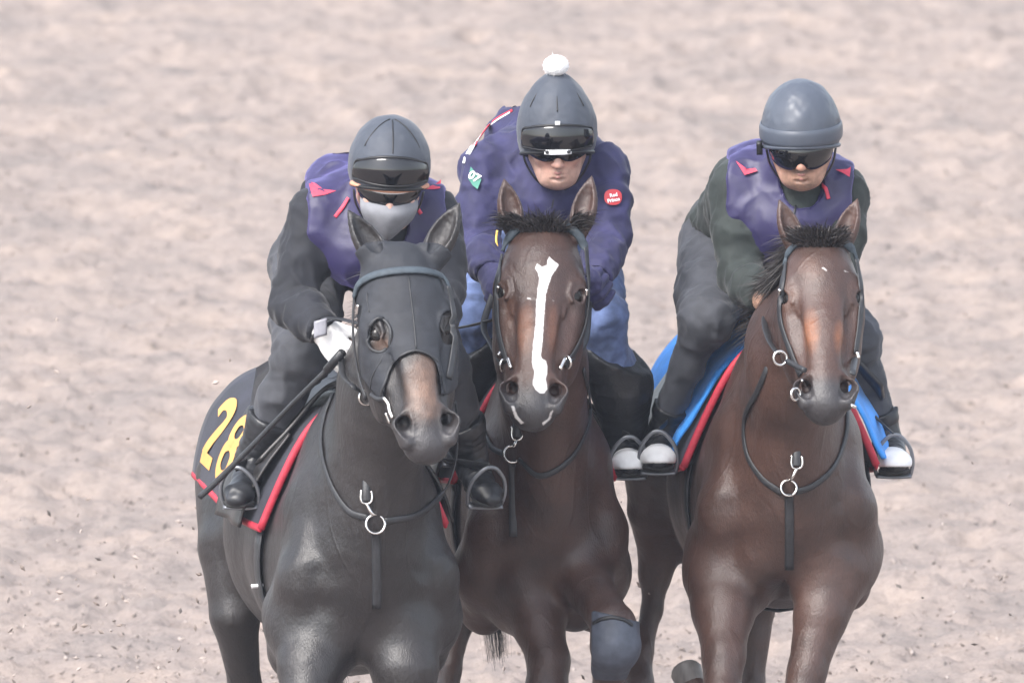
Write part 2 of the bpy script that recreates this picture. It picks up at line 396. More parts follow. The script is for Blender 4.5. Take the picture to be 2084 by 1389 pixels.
# ------------------------------------------------------------------ horses
def coat(name, base, red, dark, rough=.42, lowdark=None):
    """short glossy coat; 'mark' attribute paints white hair, 'skin' the bare dark muzzle, 'tone' the tan hair areas"""
    m, nt, b = newmat(name); tc = N(nt, 'ShaderNodeTexCoord')
    n1 = N(nt, 'ShaderNodeTexNoise', Scale=6, Detail=9, Roughness=.6); nt.links.new(tc.outputs['Object'], n1.inputs['Vector'])
    c = ramp(nt, n1.outputs[0], [(.32, dark), (.55, base), (.75, tuple(x*1.25 for x in base))])
    at = N(nt, 'ShaderNodeAttribute', attribute_name='tone'); c = mixc(nt, at.outputs['Fac'], c, red)
    at = N(nt, 'ShaderNodeAttribute', attribute_name='skin'); c = mixc(nt, at.outputs['Fac'], c, (.032,.029,.031))
    at = N(nt, 'ShaderNodeAttribute', attribute_name='mark')
    nz = N(nt, 'ShaderNodeTexNoise', Scale=90, Detail=3); nt.links.new(tc.outputs['Object'], nz.inputs['Vector'])
    ad = N(nt, 'ShaderNodeMath', operation='MULTIPLY_ADD'); nt.links.new(nz.outputs[0], ad.inputs[0]); ad.inputs[1].default_value = 2.5; nt.links.new(at.outputs['Fac'], ad.inputs[2])
    mr = N(nt, 'ShaderNodeMapRange'); mr.inputs['From Min'].default_value = .4; mr.inputs['From Max'].default_value = 2.8; nt.links.new(ad.outputs[0], mr.inputs[0])
    c = mixc(nt, mr.outputs[0], c, (.60,.58,.57))
    # fine hair grain
    mp = N(nt, 'ShaderNodeMapping'); mp.inputs['Scale'].default_value = (1, 1, .28); nt.links.new(tc.outputs['Object'], mp.inputs[0])
    n2 = N(nt, 'ShaderNodeTexNoise', Scale=320, Detail=3); nt.links.new(mp.outputs[0], n2.inputs['Vector'])
    c = mixc(nt, .35, c, ramp(nt, n2.outputs[0], [(.3, (.55,.55,.55)), (.7, (1.5,1.5,1.5))]), 'MULTIPLY')
    nt.links.new(c, b.inputs['Base Color'])
    n3 = N(nt, 'ShaderNodeTexNoise', Scale=11, Detail=6, Roughness=.52); nt.links.new(tc.outputs['Object'], n3.inputs['Vector'])
    s = N(nt, 'ShaderNodeMath', operation='MULTIPLY_ADD'); nt.links.new(n3.outputs[0], s.inputs[0]); s.inputs[1].default_value = 6; nt.links.new(n2.outputs[0], s.inputs[2])
    vn = N(nt, 'ShaderNodeTexNoise', Scale=7, Detail=1, Distortion=.6); nt.links.new(mp.outputs[0], vn.inputs['Vector'])
    vd = N(nt, 'ShaderNodeMath', operation='SUBTRACT'); nt.links.new(vn.outputs[0], vd.inputs[0]); vd.inputs[1].default_value = .5
    va = N(nt, 'ShaderNodeMath', operation='ABSOLUTE'); nt.links.new(vd.outputs[0], va.inputs[0])
    vm = N(nt, 'ShaderNodeMapRange'); nt.links.new(va.outputs[0], vm.inputs[0]); vm.inputs['From Max'].default_value = .05; vm.inputs['To Min'].default_value = .7; vm.inputs['To Max'].default_value = 0; vm.interpolation_type = 'SMOOTHSTEP'
    sv = N(nt, 'ShaderNodeMath', operation='ADD'); nt.links.new(s.outputs[0], sv.inputs[0]); nt.links.new(vm.outputs[0], sv.inputs[1])
    bump(nt, b, sv.outputs[0], .42, .0035)
    r = N(nt, 'ShaderNodeMapRange'); nt.links.new(n1.outputs[0], r.inputs[0]); r.inputs['To Min'].default_value = rough-.06; r.inputs['To Max'].default_value = rough+.22
    nt.links.new(r.outputs[0], b.inputs['Roughness']); b.inputs['Specular IOR Level'].default_value = .55
    b.inputs['Sheen Weight'].default_value = .03; b.inputs['Sheen Roughness'].default_value = .35
    return m
M = {}
M['eye'] = basic('horse_eye', (.008,.006,.005), .2, bstr=0, spec=.3)
M['leather'] = basic('dark_leather', (.022,.023,.026), .5, scale=60, bscale=350, bstr=.3)
M['bluestrap'] = basic('grey_blue_webbing', (.045,.060,.075), .7, scale=60, bscale=400, bstr=.4)
M['steel'] = basic('polished_steel', (.72,.70,.68), .22, 1.0, var=.1, bstr=.05)
M['hairblack'] = basic('black_hair', (.012,.011,.012), .5, var=.5, scale=120, bstr=0)
M['hairbrown'] = basic('dark_brown_hair', (.020,.015,.014), .5, var=.5, scale=120, bstr=0)
M['hoof'] = basic('hoof_horn', (.14,.13,.125), .5, scale=80, stretch=(1,1,.2))

def poly_sd(P, x, y):
    """distance to a closed polygon, positive inside"""
    P = np.asarray(P, float); d = np.full(len(x), 1e9); ins = np.zeros(len(x), bool)
    for (ax, ay), (bx, by) in zip(P, np.roll(P, -1, 0)):
        ex, ey = bx-ax, by-ay; t = np.clip(((x-ax)*ex+(y-ay)*ey)/(ex*ex+ey*ey+1e-9), 0, 1)
        d = np.minimum(d, (x-ax-t*ex)**2+(y-ay-t*ey)**2)
        c = ((ay > y) != (by > y)) & (x < ax+(y-ay)/(by-ay+1e-12)*ex); ins ^= c
    return np.where(ins, 1, -1)*np.sqrt(d)
sstep = lambda a, b, x: (lambda t: t*t*(3-2*t))(np.clip((x-a)/(b-a), 0, 1))

ROT = np.array(Euler((.5,.7,.3)).to_matrix())
class Horse: pass
def horse(cfg):
    H = Horse(); H.cfg = cfg
    cx, cy, cz = cfg['withers']; ps = math.radians(cfg['yaw']); cs, sn = math.cos(ps), math.sin(ps); ws = cfg.get('ws', 1.0); drop = cfg.get('drop', 0); tap = cfg.get('taper', 0)
    def B(l, h, r):
        """body frame: l to image right, h down from the withers, r rearward"""
        h = h+max(r, 0)*drop; l = l*ws*(1-tap*min(max(r-100, 0)/600, 1)); x = l*cs - r*sn; zz = l*sn + r*cs
        return A(cx+x, cy+h*CP-zz*SP, cz+zz*CP+h*SP)
    H.B = B
    lat = unit(B(1,0,0)-B(0,0,0)); fwd = unit(B(0,0,-1)-B(0,0,0)); up = unit(B(0,-1,0)-B(0,0,0))
    F = Fld(); H.F = F
    # trunk
    F.chain([B(0,360,-190), B(0,345,-70), B(0,330,80), B(0,318,320), B(0,268,560)], [(126*ws,160),(158*ws,205),(176*ws,218),(188*ws,222),(168*ws,196)], u=lat, k=40, kk=60)
    F.chain([B(0,75,-120), B(0,58,0), B(0,80,170), B(0,110,380)], [(40,70),(40,60),(60,60),(90,70)], u=lat, k=80)
    # hindquarters
    F.chain([B(0,150,480), B(0,165,660), B(0,230,800)], [(150*ws,120),(172*ws,140),(140*ws,130)], u=lat, k=70, kk=40)
    for s in (-1, 1):
        F.el(B(s*98,300,740), (86*ws,210,150), (lat, up, fwd), k=60)
        F.el(B(s*125,330,600), (58*ws,140,100), (lat, up, fwd), k=60)
        # shoulder blade, upper arm, breast muscles
        F.chain([B(s*40,105,-20), B(s*96,230,-110), B(s*126,340,-215)], [(34,85),(54,112),(50,80)], u=lat, k=42, kk=40)
        F.chain([B(s*128,345,-215), B(s*138,430,-150), B(s*132,505,-95)], [(54,70),(58,82),(52,68)], u=lat, k=26, kk=30)
        F.el(B(s*56,405,-242), (54,92,54), (lat, up, fwd), k=18)
        F.el(B(s*72,488,-190), (56,62,60), (lat, up, fwd), k=18)
        F.chain([B(s*34,250,-225), B(s*78,350,-262)], [28,34], k=22)
    F.chain([B(0,400,-285), B(0,560,-200)], [9,14], k=26, sub=True)
    # head frame
    O = A(*cfg['poll']); Mz = A(*cfg['muzzle']); HL = np.linalg.norm(Mz-O); a = (Mz-O)/HL
    yw = math.radians(cfg.get('hyaw', 0)); u0 = A(math.cos(yw), cfg.get('hroll', 0), math.sin(yw)); u = unit(u0-a*np.dot(u0, a))
    n = np.cross(u, a); n = n if n[2] < 0 else -n
    hn = cfg.get('hn', 1.0); Lh = lambda s, uu, nn: O+a*s*HL+u*uu+n*nn*hn
    H.Lh, H.a, H.u, H.n, H.HL = Lh, a, u, n, HL
    hw = cfg.get('hw', 1.0)
    # neck: crest and throat, from head down into the breast
    nb = B(0,205,-170); nm = (Lh(.16,0,-120)+B(0,150,-150))/2
    nk = cfg.get('neck', (0,0,0)); nm = nm+A(*nk)
    un = lat
    F.chain([B(0,165,-60), B(0,215,-180), nm, Lh(.14,0,-118)], [(104*ws,200),(98*ws,180),(78,140),(58,98)], u=un, k=60, kk=60)
    F.chain([B(0,330,-250), B(0,250,-262), nm+A(0,85,10), Lh(.30,0,-165)], [(70,70),(62,60),(50,50),(40,40)], u=un, k=60, kk=40)
    nf = len(F.ops)
    # skull
    es = cfg.get('es', .31); ns = cfg.get('ns', .82)
    F.chain([Lh(.04,0,-72), Lh(.16,0,-84), Lh(es,0,-98)], [(62*hw,56),(74*hw,80),(76*hw,92)], u=u, k=34, kk=40)
    F.chain([Lh(es,0,-96), Lh(.48,0,-96), Lh(.62,0,-84), Lh(.74,0,-66), Lh(ns+.04,0,-56)], [(76*hw,90),(68*hw,92),(52*hw,78),(42*hw,58),(38*hw,42)], u=u, k=14, kk=40)
    # flat forehead and nasal bone
    F.el(Lh(es-.10,0,-34), (62*hw,86,32), (u, a, n), k=26)
    F.chain([Lh(es-.02,0,-30), Lh(.55,0,-25), Lh(ns-.06,0,-22)], [(50*hw,26),(38*hw,23),(27*hw,19)], u=u, k=18, kk=30)
    for s in (-1, 1):
        F.el(Lh(es-.035,s*68*hw,-40), (24*hw,40,22), (u, a, n), k=20)              # brow ridge
        F.el(Lh(es+.05,s*68*hw,-66), (20,34,26), (u, a, n), k=22)                  # cheek bone under the eye
        F.chain([Lh(es+.07,s*66*hw,-62), Lh(.58,s*52*hw,-52)], [14,9], k=16)        # facial crest
        F.el(Lh(es+.12,s*60*hw,-128), (24*hw,92,62), (u, a, n), k=30)               # jowl
        F.el(Lh(es,s*80*hw,-27), (12,14,9), (u, a, n), k=3, sub=True)              # eye opening
        F.chain([Lh(es-.045,s*74*hw,-22), Lh(es-.038,s*62*hw,-12), Lh(es+.01,s*57*hw,-12), Lh(es+.045,s*64*hw,-16)], [5,5,4,3.5], k=6)  # upper lid
        F.el(Lh(.57,s*50*hw,-20), (11,56,9), (u, a, n), k=26, sub=True)             # plane beside the nasal bone
    nm2 = cfg.get('mz', 1.0)
    F.el(Lh(ns,0,-46), (47*nm2,50,38), (u, a, n), k=22)
    ls = ns+cfg.get('lp', .085)
    F.el(Lh(ls,0,-44), (40*nm2,32,30), (u, a, n), k=20)                             # upper lip
    F.el(Lh(ls-.02,0,-82), (31*nm2,28,20), (u, a, n), k=10)                         # lower lip and chin
    F.chain([Lh(ls,-40,-67), Lh(ls+.06,0,-69), Lh(ls,40,-67)], [4,5,4], k=5, sub=True)
    for s in (-1, 1):
        F.chain([Lh(ls,s*42,-67), Lh(ls-.11,s*48,-63)], [4,2.5], k=5, sub=True)
        F.chain([Lh(ns-.07,s*32*nm2,-16), Lh(ns-.01,s*48*nm2,-14), Lh(ns+.06,s*43*nm2,-24)], [12,21,16], k=10)  # flared rim
        F.chain([Lh(ns-.045,s*42*nm2,2), Lh(ns-.01,s*48*nm2,0), Lh(ns+.030,s*41*nm2,0), Lh(ns+.055,s*30*nm2,2)], [12,17,14,7], k=4, sub=True)
        F.chain([Lh(ns-.01,s*45*nm2,-4), Lh(ns-.05,s*39*nm2,-44)], [15,11], k=4, sub=True)
    # ears
    for base, tip, wd, back in cfg['ears']:
        b0, t0 = A(*base), A(*tip); w = unit(t0-b0); f0 = A(*back); f0 = unit(f0-w*np.dot(f0, w)); sd = np.cross(w, f0)
        P = lambda q, z=0: b0+(t0-b0)*q+f0*z
        q = np.linspace(-.15, 1, 12); pr = np.interp(q, [-.15,0,.15,.35,.55,.75,.9,1], [.62,.8,.95,1,.9,.62,.3,.06])
        F.chain([P(t) for t in q], [(max(wd*r, 2.2), max(wd*r*.72, 2.2)) for r in pr], u=sd, k=14, kk=6)
        q = np.linspace(.1, .93, 9); pr = np.interp(q, [.1,.25,.4,.6,.8,.93], [.35,.62,.74,.62,.34,.1])
        F.chain([P(t, wd*(.78-.42*t)) for t in q], [(wd*r, wd*r*.9) for r in pr], u=sd, k=3, sub=True, kk=6)
    # limbs
    for pts, rad in cfg['legs']:
        F.chain([A(*p) for p in pts], rad, u=(1,0,0), k=42, kk=16)
    for f in cfg.get('bumps', []): F.el(A(*f[0]), f[1], None, k=f[2])
    H.HF = Fld(); H.HF.ops = F.ops[nf:]
    return H
def horse_obj(H):
    cfg, F = H.cfg, H.F
    base = W(H.B(0, 1215, 300))[0]
    root = empty('racehorse', base, cfg['label'], 'horse', 'racehorses at exercise'); H.root = root
    c = W(H.B(0,0,0))
    # whole body, fine skin on the head, one mesh
    hb = cfg['headbox']; lo, hi = cfg['box']
    V1, Q1 = skin(F, lo, hi, 7.0)
    inh = ((V1 > A(*hb[0])+6) & (V1 < A(*hb[1])-6)).all(1)
    Q1 = Q1[~inh[Q1].all(1)]
    V2, Q2 = skin(F, hb[0], hb[1], 3.1)
    V = np.concatenate([V1, V2]); Q = np.concatenate([Q1, Q2+len(V1)])
    used = np.zeros(len(V), bool); used[Q.ravel()] = True; mp = np.cumsum(used)-1; V = V[used]; Q = mp[Q]
    rel = V-H.Lh(0,0,0); s = rel@H.a/H.HL; uu = rel@H.u; nn = rel@H.n
    skinm = sstep(.76,.86,s)*(nn > -140)*(s < 1.2)*(np.abs(uu) < 90)
    eyes = np.minimum(np.linalg.norm(V-H.Lh(cfg.get('es',.31),-80,-44), axis=1), np.linalg.norm(V-H.Lh(cfg.get('es',.31),80,-44), axis=1))
    tone = np.zeros(len(V))
    for cpt, r, amt in cfg.get('tan', []):
        d = np.sqrt((((V-A(*cpt))/A(*r))**2).sum(1)); tone = np.maximum(tone, amt*(1-sstep(.3,1,d)))
    tone = np.clip(tone*(1+.4*vnoise(V/14, 9)), 0, 1)
    mark = np.full(len(V), -60.0)
    for poly in cfg.get('marks', []):
        d = poly_sd(poly, V[:,0], V[:,1])+1.0*vnoise(V/6, 5); d = np.where((nn > -60) & (s > -.1) & (s < 1.05), d, -60); mark = np.maximum(mark, d)
    for p0, p1, r in cfg.get('marks3d', []):
        p0, p1 = A(*p0), A(*p1); t = np.clip((V-p0)@(p1-p0)/((p1-p0)@(p1-p0)), 0, 1); mark = np.maximum(mark, r-np.linalg.norm(V-p0-np.outer(t, p1-p0), axis=1))
    # shallow veins and muscle ripple
    Nn = vnormals(V, Q); amp = 1.3*vnoise((V@ROT)/A(46,70,52), 11)+.35*vnoise((V@ROT)/17, 12)
    V = V+Nn*(amp*np.where(s < 1.1, sstep(-.1,.4,-nn/200), 1))[:,None]
    H.body = mesh('body', V, Q, cfg['mat'], root, {'skin': skinm, 'tone': tone, 'mark': mark})
    for sd in (-1, 1):
        hw = cfg.get('hw', 1.0); c = H.Lh(cfg.get('es',.31), sd*66*hw, -34)
        t = np.linspace(0, math.pi, 9); p = np.linspace(0, 2*math.pi, 14, endpoint=False)
        Vv = np.array([c+H.a*21*math.cos(i)+(H.u*17*math.cos(j)+H.n*17*math.sin(j))*math.sin(i) for i in t for j in p])
        Fq = [(i*14+j, i*14+(j+1)%14, (i+1)*14+(j+1)%14, (i+1)*14+j) for i in range(8) for j in range(14)]
        mesh('eye', Vv, Fq, M['eye'], root)
    for pts, rad in cfg['legs']:                       # horn hooves at the end of each limb
        a, b = A(*pts[-2]), A(*pts[-1]); d = unit(b-a); f0 = unit(A(0,0,-1)-d*np.dot(A(0,0,-1), d)); s0 = np.cross(d, f0); V, Fq = [], []
        prof = [(-14,20),(2,24),(20,29),(38,33),(42,31)]
        for h_, r_ in prof:
            for q in range(18):
                an = q*2*math.pi/18; V.append(b+d*h_+f0*(r_*1.12*math.cos(an)+h_*.35)+s0*r_*math.sin(an))
        for i in range(len(prof)-1):
            for q in range(18): Fq.append((i*18+q, i*18+(q+1) % 18, (i+1)*18+(q+1) % 18, (i+1)*18+q))
        Fq.append(tuple(range((len(prof)-1)*18, len(prof)*18)))
        mesh('hoof', np.array(V), Fq, M['hoof'], root)
    return H
def hair(name, roots, dirs, lens, mat, parent, w=1.6, droop=A(0,1,0), curl=6, seed=0, k=5):
    """tuft of tapering strands"""
    rs = np.random.RandomState(seed); n = len(roots); V, Fc = [], []
    t = np.linspace(0, 1, k)
    for i in range(n):
        d = unit(dirs[i]+rs.normal(0, .16, 3)); L = lens[i]*rs.uniform(.7, 1.2); c = rs.normal(0, curl, 3)
        P = roots[i]+np.outer(t, d)*L+np.outer(t**2, droop)*L*.5+np.outer(t*t, c)
        s = unit(np.cross(d, rs.normal(0,1,3)))*w
        b = len(V); 
        for j in range(k-1): V += [P[j]-s*(1-t[j]*.85), P[j]+s*(1-t[j]*.85)]
        V.append(P[-1])
        for j in range(k-2): Fc.append((b+2*j, b+2*j+1, b+2*j+3, b+2*j+2))
        Fc.append((b+2*k-4, b+2*k-3, b+2*k-2))
    return mesh(name, np.array(V), Fc, mat, parent)
GROUPX = 'racehorses at exercise'
BLK = coat('black_coat', (.0150,.0122,.0122), (.150,.090,.064), (.0090,.0080,.0084), .36)
BRN = coat('dark_bay_coat', (.046,.022,.016), (.135,.054,.028), (.025,.0135,.0115), .38)
BAY = coat('bay_coat', (.055,.0275,.0205), (.18,.068,.030), (.032,.0165,.0125), .38)
blaze = [(1117,524),(1125,533),(1136,541),(1128,553),(1121,565),(1116,582),(1110,600),(1107,640),(1105,665),(1102,700),(1100,728),(1112,735),(1113,750),(1110,770),(1113,790),(1107,798),(1098,798),(1088,790),(1083,780),(1086,755),(1082,735),(1084,700),(1089,660),(1090,620),(1093,590),(1097,570),(1093,556),(1088,548),(1092,538),(1102,545),(1112,541),(1113,532)]
H1 = horse(dict(withers=(716,800,-600), yaw=10, poll=(822,512,-1130), muzzle=(888,942,-1300), hyaw=9, hroll=-.02, hw=1.02, es=.35, ns=.80, lp=.075,
    neck=(8,0,0), ears=[((786,545,-1085),(716,434,-1075),31,(.55,.1,-1)), ((880,532,-1075),(938,420,-1065),31,(-.45,.1,-1))],
    legs=[([(648,1280,-760),(640,1345,-800),(625,1440,-860),(622,1520,-880),(628,1740,-830),(630,1835,-820),(634,1905,-850),(636,1932,-868)], [80,66,42,40,23,28,26,32]),
          ([(822,1280,-760),(828,1350,-790),(835,1460,-800),(836,1520,-800),(838,1710,-740),(836,1790,-740),(830,1850,-760),(830,1885,-770)], [80,66,44,40,23,28,26,32]),
          ([(486,985,30),(472,1110,-60),(480,1250,-90),(498,1389,-40),(520,1450,20),(512,1690,-30),(508,1780,-50),(500,1835,-100)], [(84,110),(66,86),(49,60),(31,36),34,22,26,32]),
          ([(640,1080,40),(625,1170,-40),(615,1240,-60),(622,1350,-20),(630,1420,30),(598,1600,-20),(596,1680,-40),(590,1740,-100)], [100,60,36,28,30,22,26,32])],
    box=((330,400,-1420),(1010,2010,460)), headbox=((680,410,-1420),(990,985,-1020)), mat=BLK,
    tan=[((868,775,-1290),(62,110,110),1.0), ((786,702,-1220),(34,36,80),.6), ((805,930,-1260),(200,40,60),.0)],
    label='black racehorse in a dark mesh face hood, leading on the left'))
H2 = horse(dict(withers=(1082,716,0), yaw=8, ws=.86, drop=.07, poll=(1105,462,-540), muzzle=(1080,864,-772), hyaw=-1, hroll=.02, hw=1.04, mz=1.04, hn=.92, lp=.06,
    neck=(0,0,0), ears=[((1046,470,-500),(1026,368,-485),27,(.35,.1,-1)), ((1178,468,-500),(1203,362,-485),27,(-.35,.1,-1))],
    legs=[([(1062,1190,-150),(1095,1265,-200),(1116,1340,-240),(1112,1400,-260),(1112,1440,-270),(1116,1660,-220),(1118,1760,-210),(1122,1845,-240)], [70,52,42,42,42,24,28,30]),
          ([(1178,1150,-170),(1206,1205,-280),(1247,1266,-390),(1248,1308,-400),(1240,1352,-340),(1228,1430,-210),(1222,1500,-120),(1222,1540,-80)], [68,45,43,46,35,25,28,30]),
          ([(965,1010,640),(975,1120,660),(958,1215,720),(935,1275,720),(915,1370,690),(905,1440,680),(900,1500,660)], [(70,100),52,31,26,22,27,32]),
          ([(1150,1000,640),(1120,1120,700),(1110,1240,800),(1105,1400,790),(1105,1480,780)], [(80,110),54,36,24,28])],
    box=((840,350,-860),(1330,1920,1020)), headbox=((970,352,-860),(1240,905,-430)), mat=BRN,
    marks=[blaze, [(1040,824),(1046,823),(1054,844),(1066,857),(1060,860),(1047,846)], [(1121,834),(1125,830),(1118,852),(1104,862),(1102,857),(1114,848)], [(1072,607),(1080,607),(1080,610),(1072,610)], [(1123,610),(1128,613),(1126,615),(1121,613)]],
    tan=[((1068,650,-690),(30,90,80),.75), ((1130,660,-690),(26,90,80),.6), ((1035,640,-640),(25,80,90),.3)],
    label='dark bay racehorse with long white blaze, running in the middle'))
H3 = horse(dict(withers=(1584,672,0), yaw=4, drop=.13, taper=.14, es=.30, ns=.85, poll=(1662,492,-545), muzzle=(1673,838,-742), hyaw=3, hroll=0, hn=.84, lp=.035, hw=.93, mz=.96,
    neck=(-22,0,0), ears=[((1616,508,-500),(1580,410,-490),25,(.45,.1,-1)), ((1704,502,-500),(1738,408,-490),25,(-.45,.1,-1))],
    legs=[([(1470,1180,-140),(1470,1240,-190),(1470,1330,-260),(1466,1410,-300),(1464,1440,-300),(1446,1470,-150),(1428,1440,-70),(1412,1402,-40)], [80,62,42,38,37,24,27,30]),
          ([(1692,1165,-150),(1668,1250,-190),(1640,1360,-230),(1625,1430,-250),(1620,1470,-250),(1606,1680,-220),(1602,1775,-210),(1598,1845,-245)], [78,54,38,38,38,24,28,31]),
          ([(1345,930,640),(1326,1040,690),(1343,1140,760),(1338,1175,760),(1331,1250,745),(1308,1335,720),(1302,1400,700),(1292,1450,680)], [(80,110),44,37,32,20,24,31,34]),
          ([(1560,960,640),(1560,1080,690),(1550,1240,790),(1540,1400,780),(1540,1490,770)], [(90,110),54,36,24,28])],
    box=((1210,395,-920),(1830,1920,1020)), headbox=((1545,398,-920),(1785,880,-430)), mat=BAY,
    marks=[[(1664,547),(1668,546),(1675,552),(1673,554)], [(1706,552),(1712,552),(1718,556),(1712,555)]],
    tan=[((1640,670,-690),(26,62,110),.95), ((1704,685,-690),(22,50,110),.8), ((1600,610,-640),(30,60,90),.2), ((1640,540,-640),(50,50,90),.25)],
    label='bay racehorse with plain face, running on the right'))
for H in (H1, H2, H3): horse_obj(H)
# ------------------------------------------------------------------ riders
M['skin'] = basic('skin', (.50,.31,.245), .45, var=.22, scale=45, bscale=180, bstr=.35, spec=.4)
M['skin_tan'] = basic('tanned_skin', (.46,.27,.195), .45, var=.24, scale=45, bscale=180, bstr=.35, spec=.4)
for k_ in ('skin', 'skin_tan'):
    nt_ = M[k_].node_tree; b_ = nt_.nodes['Principled BSDF']; src_ = b_.inputs['Base Color'].links[0].from_socket
    at_ = N(nt_, 'ShaderNodeAttribute', attribute_name='flush'); ml_ = N(nt_, 'ShaderNodeMath', operation='MULTIPLY'); nt_.links.new(at_.outputs['Fac'], ml_.inputs[0]); ml_.inputs[1].default_value = .35
    c_ = mixc(nt_, ml_.outputs[0], src_, (.50,.20,.16)); at_ = N(nt_, 'ShaderNodeAttribute', attribute_name='beard')
    nt_.links.new(mixc(nt_, at_.outputs['Fac'], c_, (.05,.04,.035)), b_.inputs['Base Color'])
    b_.inputs['Subsurface Weight'].default_value = .12; b_.inputs['Subsurface Radius'].default_value = (.012,.005,.003)
M['lip'] = basic('lips', (.36,.17,.15), .45, var=.1)
M['navy'] = basic('navy_jersey', (.022,.021,.072), .75, var=.3, scale=18, bscale=500, bstr=.3, sheen=.12)
M['vestpurple'] = basic('navy_purple_vest', (.021,.017,.066), .5, var=.25, scale=14, bscale=400, bstr=.3, sheen=.5)
M['vestpurple'].node_tree.nodes['Principled BSDF'].inputs['Sheen Tint'].default_value = (.45,.38,1,1)
M['black'] = basic('black_jersey', (.009,.010,.015), .8, var=.3, scale=18, bscale=500, bstr=.3, sheen=.12)
M['olive'] = basic('dark_olive_jersey', (.018,.024,.022), .8, var=.3, scale=18, bscale=500, bstr=.3, sheen=.12)
M['jeans'] = basic('blue_denim', (.105,.150,.300), .85, var=.4, scale=22, bscale=600, bstr=.5, sheen=.2)
M['breeches'] = basic('charcoal_breeches', (.042,.044,.052), .8, var=.3, scale=16, bscale=500, bstr=.4, sheen=.1)
M['greybreeches'] = basic('slate_breeches', (.052,.055,.066), .8, var=.3, scale=16, bscale=500, bstr=.4, sheen=.1)
M['chaps'] = basic('black_grained_leather', (.016,.017,.020), .42, var=.3, scale=30, bscale=160, bstr=.5, bdist=.003)
M['boot'] = basic('black_boot_leather', (.016,.017,.020), .42, var=.5, scale=30, bscale=90, bstr=.2)
M['sole'] = basic('boot_rubber', (.02,.02,.02), .8)
M['silk'] = basic('charcoal_helmet_cover', (.044,.052,.070), .62, var=.12, scale=10, bscale=700, bstr=.25, sheen=.15)
M['shell'] = basic('grey_helmet_shell', (.060,.070,.092), .42, var=.1, scale=10, bscale=500, bstr=.1)
M['lens'] = basic('smoked_lens', (.006,.006,.008), .08, bstr=0, spec=.7)
M['frame'] = basic('black_rubber', (.010,.010,.012), .45)
M['white'] = basic('white_cloth', (.80,.80,.80), .8, var=.06, scale=40, bscale=200, bstr=.4)
M['whiteplastic'] = basic('white_plastic', (.78,.79,.80), .4, var=.05)
M['red'] = basic('red_piping', (.42,.022,.045), .6, var=.15, scale=60)
M['coral'] = basic('coral_edging', (.60,.05,.095), .6, var=.15, scale=60)
M['redbadge'] = basic('red_badge', (.50,.045,.055), .6, var=.1, scale=80)
M['yellow'] = basic('yellow_trim', (.75,.48,.10), .6)
M['green'] = basic('green_patch', (.06,.22,.17), .7)
M['mask'] = basic('grey_cloth_mask', (.20,.205,.225), .85, var=.1, scale=40, bscale=350, bstr=.3)
M['orange'] = basic('tan_leather_lining', (.48,.24,.16), .7)
M['pom'] = basic('white_wool', (.82,.82,.82), .95, var=.05, bscale=120, bstr=.8, bdist=.006)
M['grey'] = basic('grey_plastic', (.22,.22,.25), .4)

class Cut:
    """volume a grown by off, kept only where region(p) < 0"""
    def __init__(s, F, off, region): s.F, s.off, s.region = F, off, region
    def __call__(s, p, pad=90):
        p = np.asarray(p, float); return np.maximum(s.F(p, pad+s.off)-s.off, s.region(p)).astype(np.float32)
class SUnion:
    def __init__(s, *f): s.f = f
    def __call__(s, p, pad=90):
        d = s.f[0](p, pad)
        for f in s.f[1:]: d = np.minimum(d, f(p, pad))
        return d
def cloth_mesh(name, F, box, h, mat, parent, wr=2.2, sc=(26,34,26), folds=(), seed=0, label=None):
    V, Q = skin(F, box[0], box[1], h)
    if not len(V): return None
    n = vnormals(V, Q); q = V@ROT
    a = vnoise(q/A(*sc), seed); b = vnoise(q/(A(*sc)*.45), seed+3)
    d = wr*((1-np.abs(a))**2.2*1.7-.6)+wr*.35*((1-np.abs(b))**2*1.6-.6)
    for c, ax, R, wl, am in folds:            # compression folds round a bent joint
        t = (V-A(*c))@unit(ax); r = np.linalg.norm(V-A(*c), axis=1)
        ph = t/wl*2*math.pi+4.5*vnoise(V/44, seed+7); d = d+am*(np.abs(np.sin(ph/2))**.7*2-1.2)*np.exp(-(r/R)**2)
    return mesh(name, V+n*d[:,None], Q, mat, parent, label=label)
def box_of(pts, m):
    P = np.array(pts, float); return P.min(0)-m, P.max(0)+m

def hand_field(F, w, d, t, sc=1.0, k=6, fd=None):
    """closed hand: w wrist, d towards the knuckles, t thumb side; fingers curl round a rein"""
    w, d = A(*w), unit(d); t = unit(A(*t)-d*np.dot(t, d)); m = np.cross(t, d)
    P = lambda a, b, c: w+(d*a+t*b+m*c)*sc
    F.chain([w-unit(fd if fd is not None else d)*20*sc, w, P(16,0,0)], [(25*sc,23*sc),(25*sc,21*sc),(26*sc,16*sc)], u=t, k=k)
    F.el(P(36,0,-1), (32*sc,30*sc,15*sc), (d, t, m), k=12)
    for i, (L, r) in enumerate(((.88,7.4),(.98,8.2),(1.03,8.6),(.95,8.6))):
        b = -25+16.5*i
        F.chain([P(52,b,-2), P(52+20*L,b*1.04,8), P(54+16*L,b*1.02,30*L), P(34,b,36*L), P(24,b,24)], [r*sc*1.1,r*sc*1.08,r*sc,r*sc*.95,r*sc*.85], k=3.5, kk=5)
    F.chain([P(8,22,4), P(34,35,16), P(56,30,32), P(66,16,38)], [10.5*sc,10*sc,8.8*sc,7.6*sc], k=5, kk=5)
def glove_box(w, d, sc=1.0): c = A(*w)+unit(d)*40*sc; return c-85*sc, c+85*sc

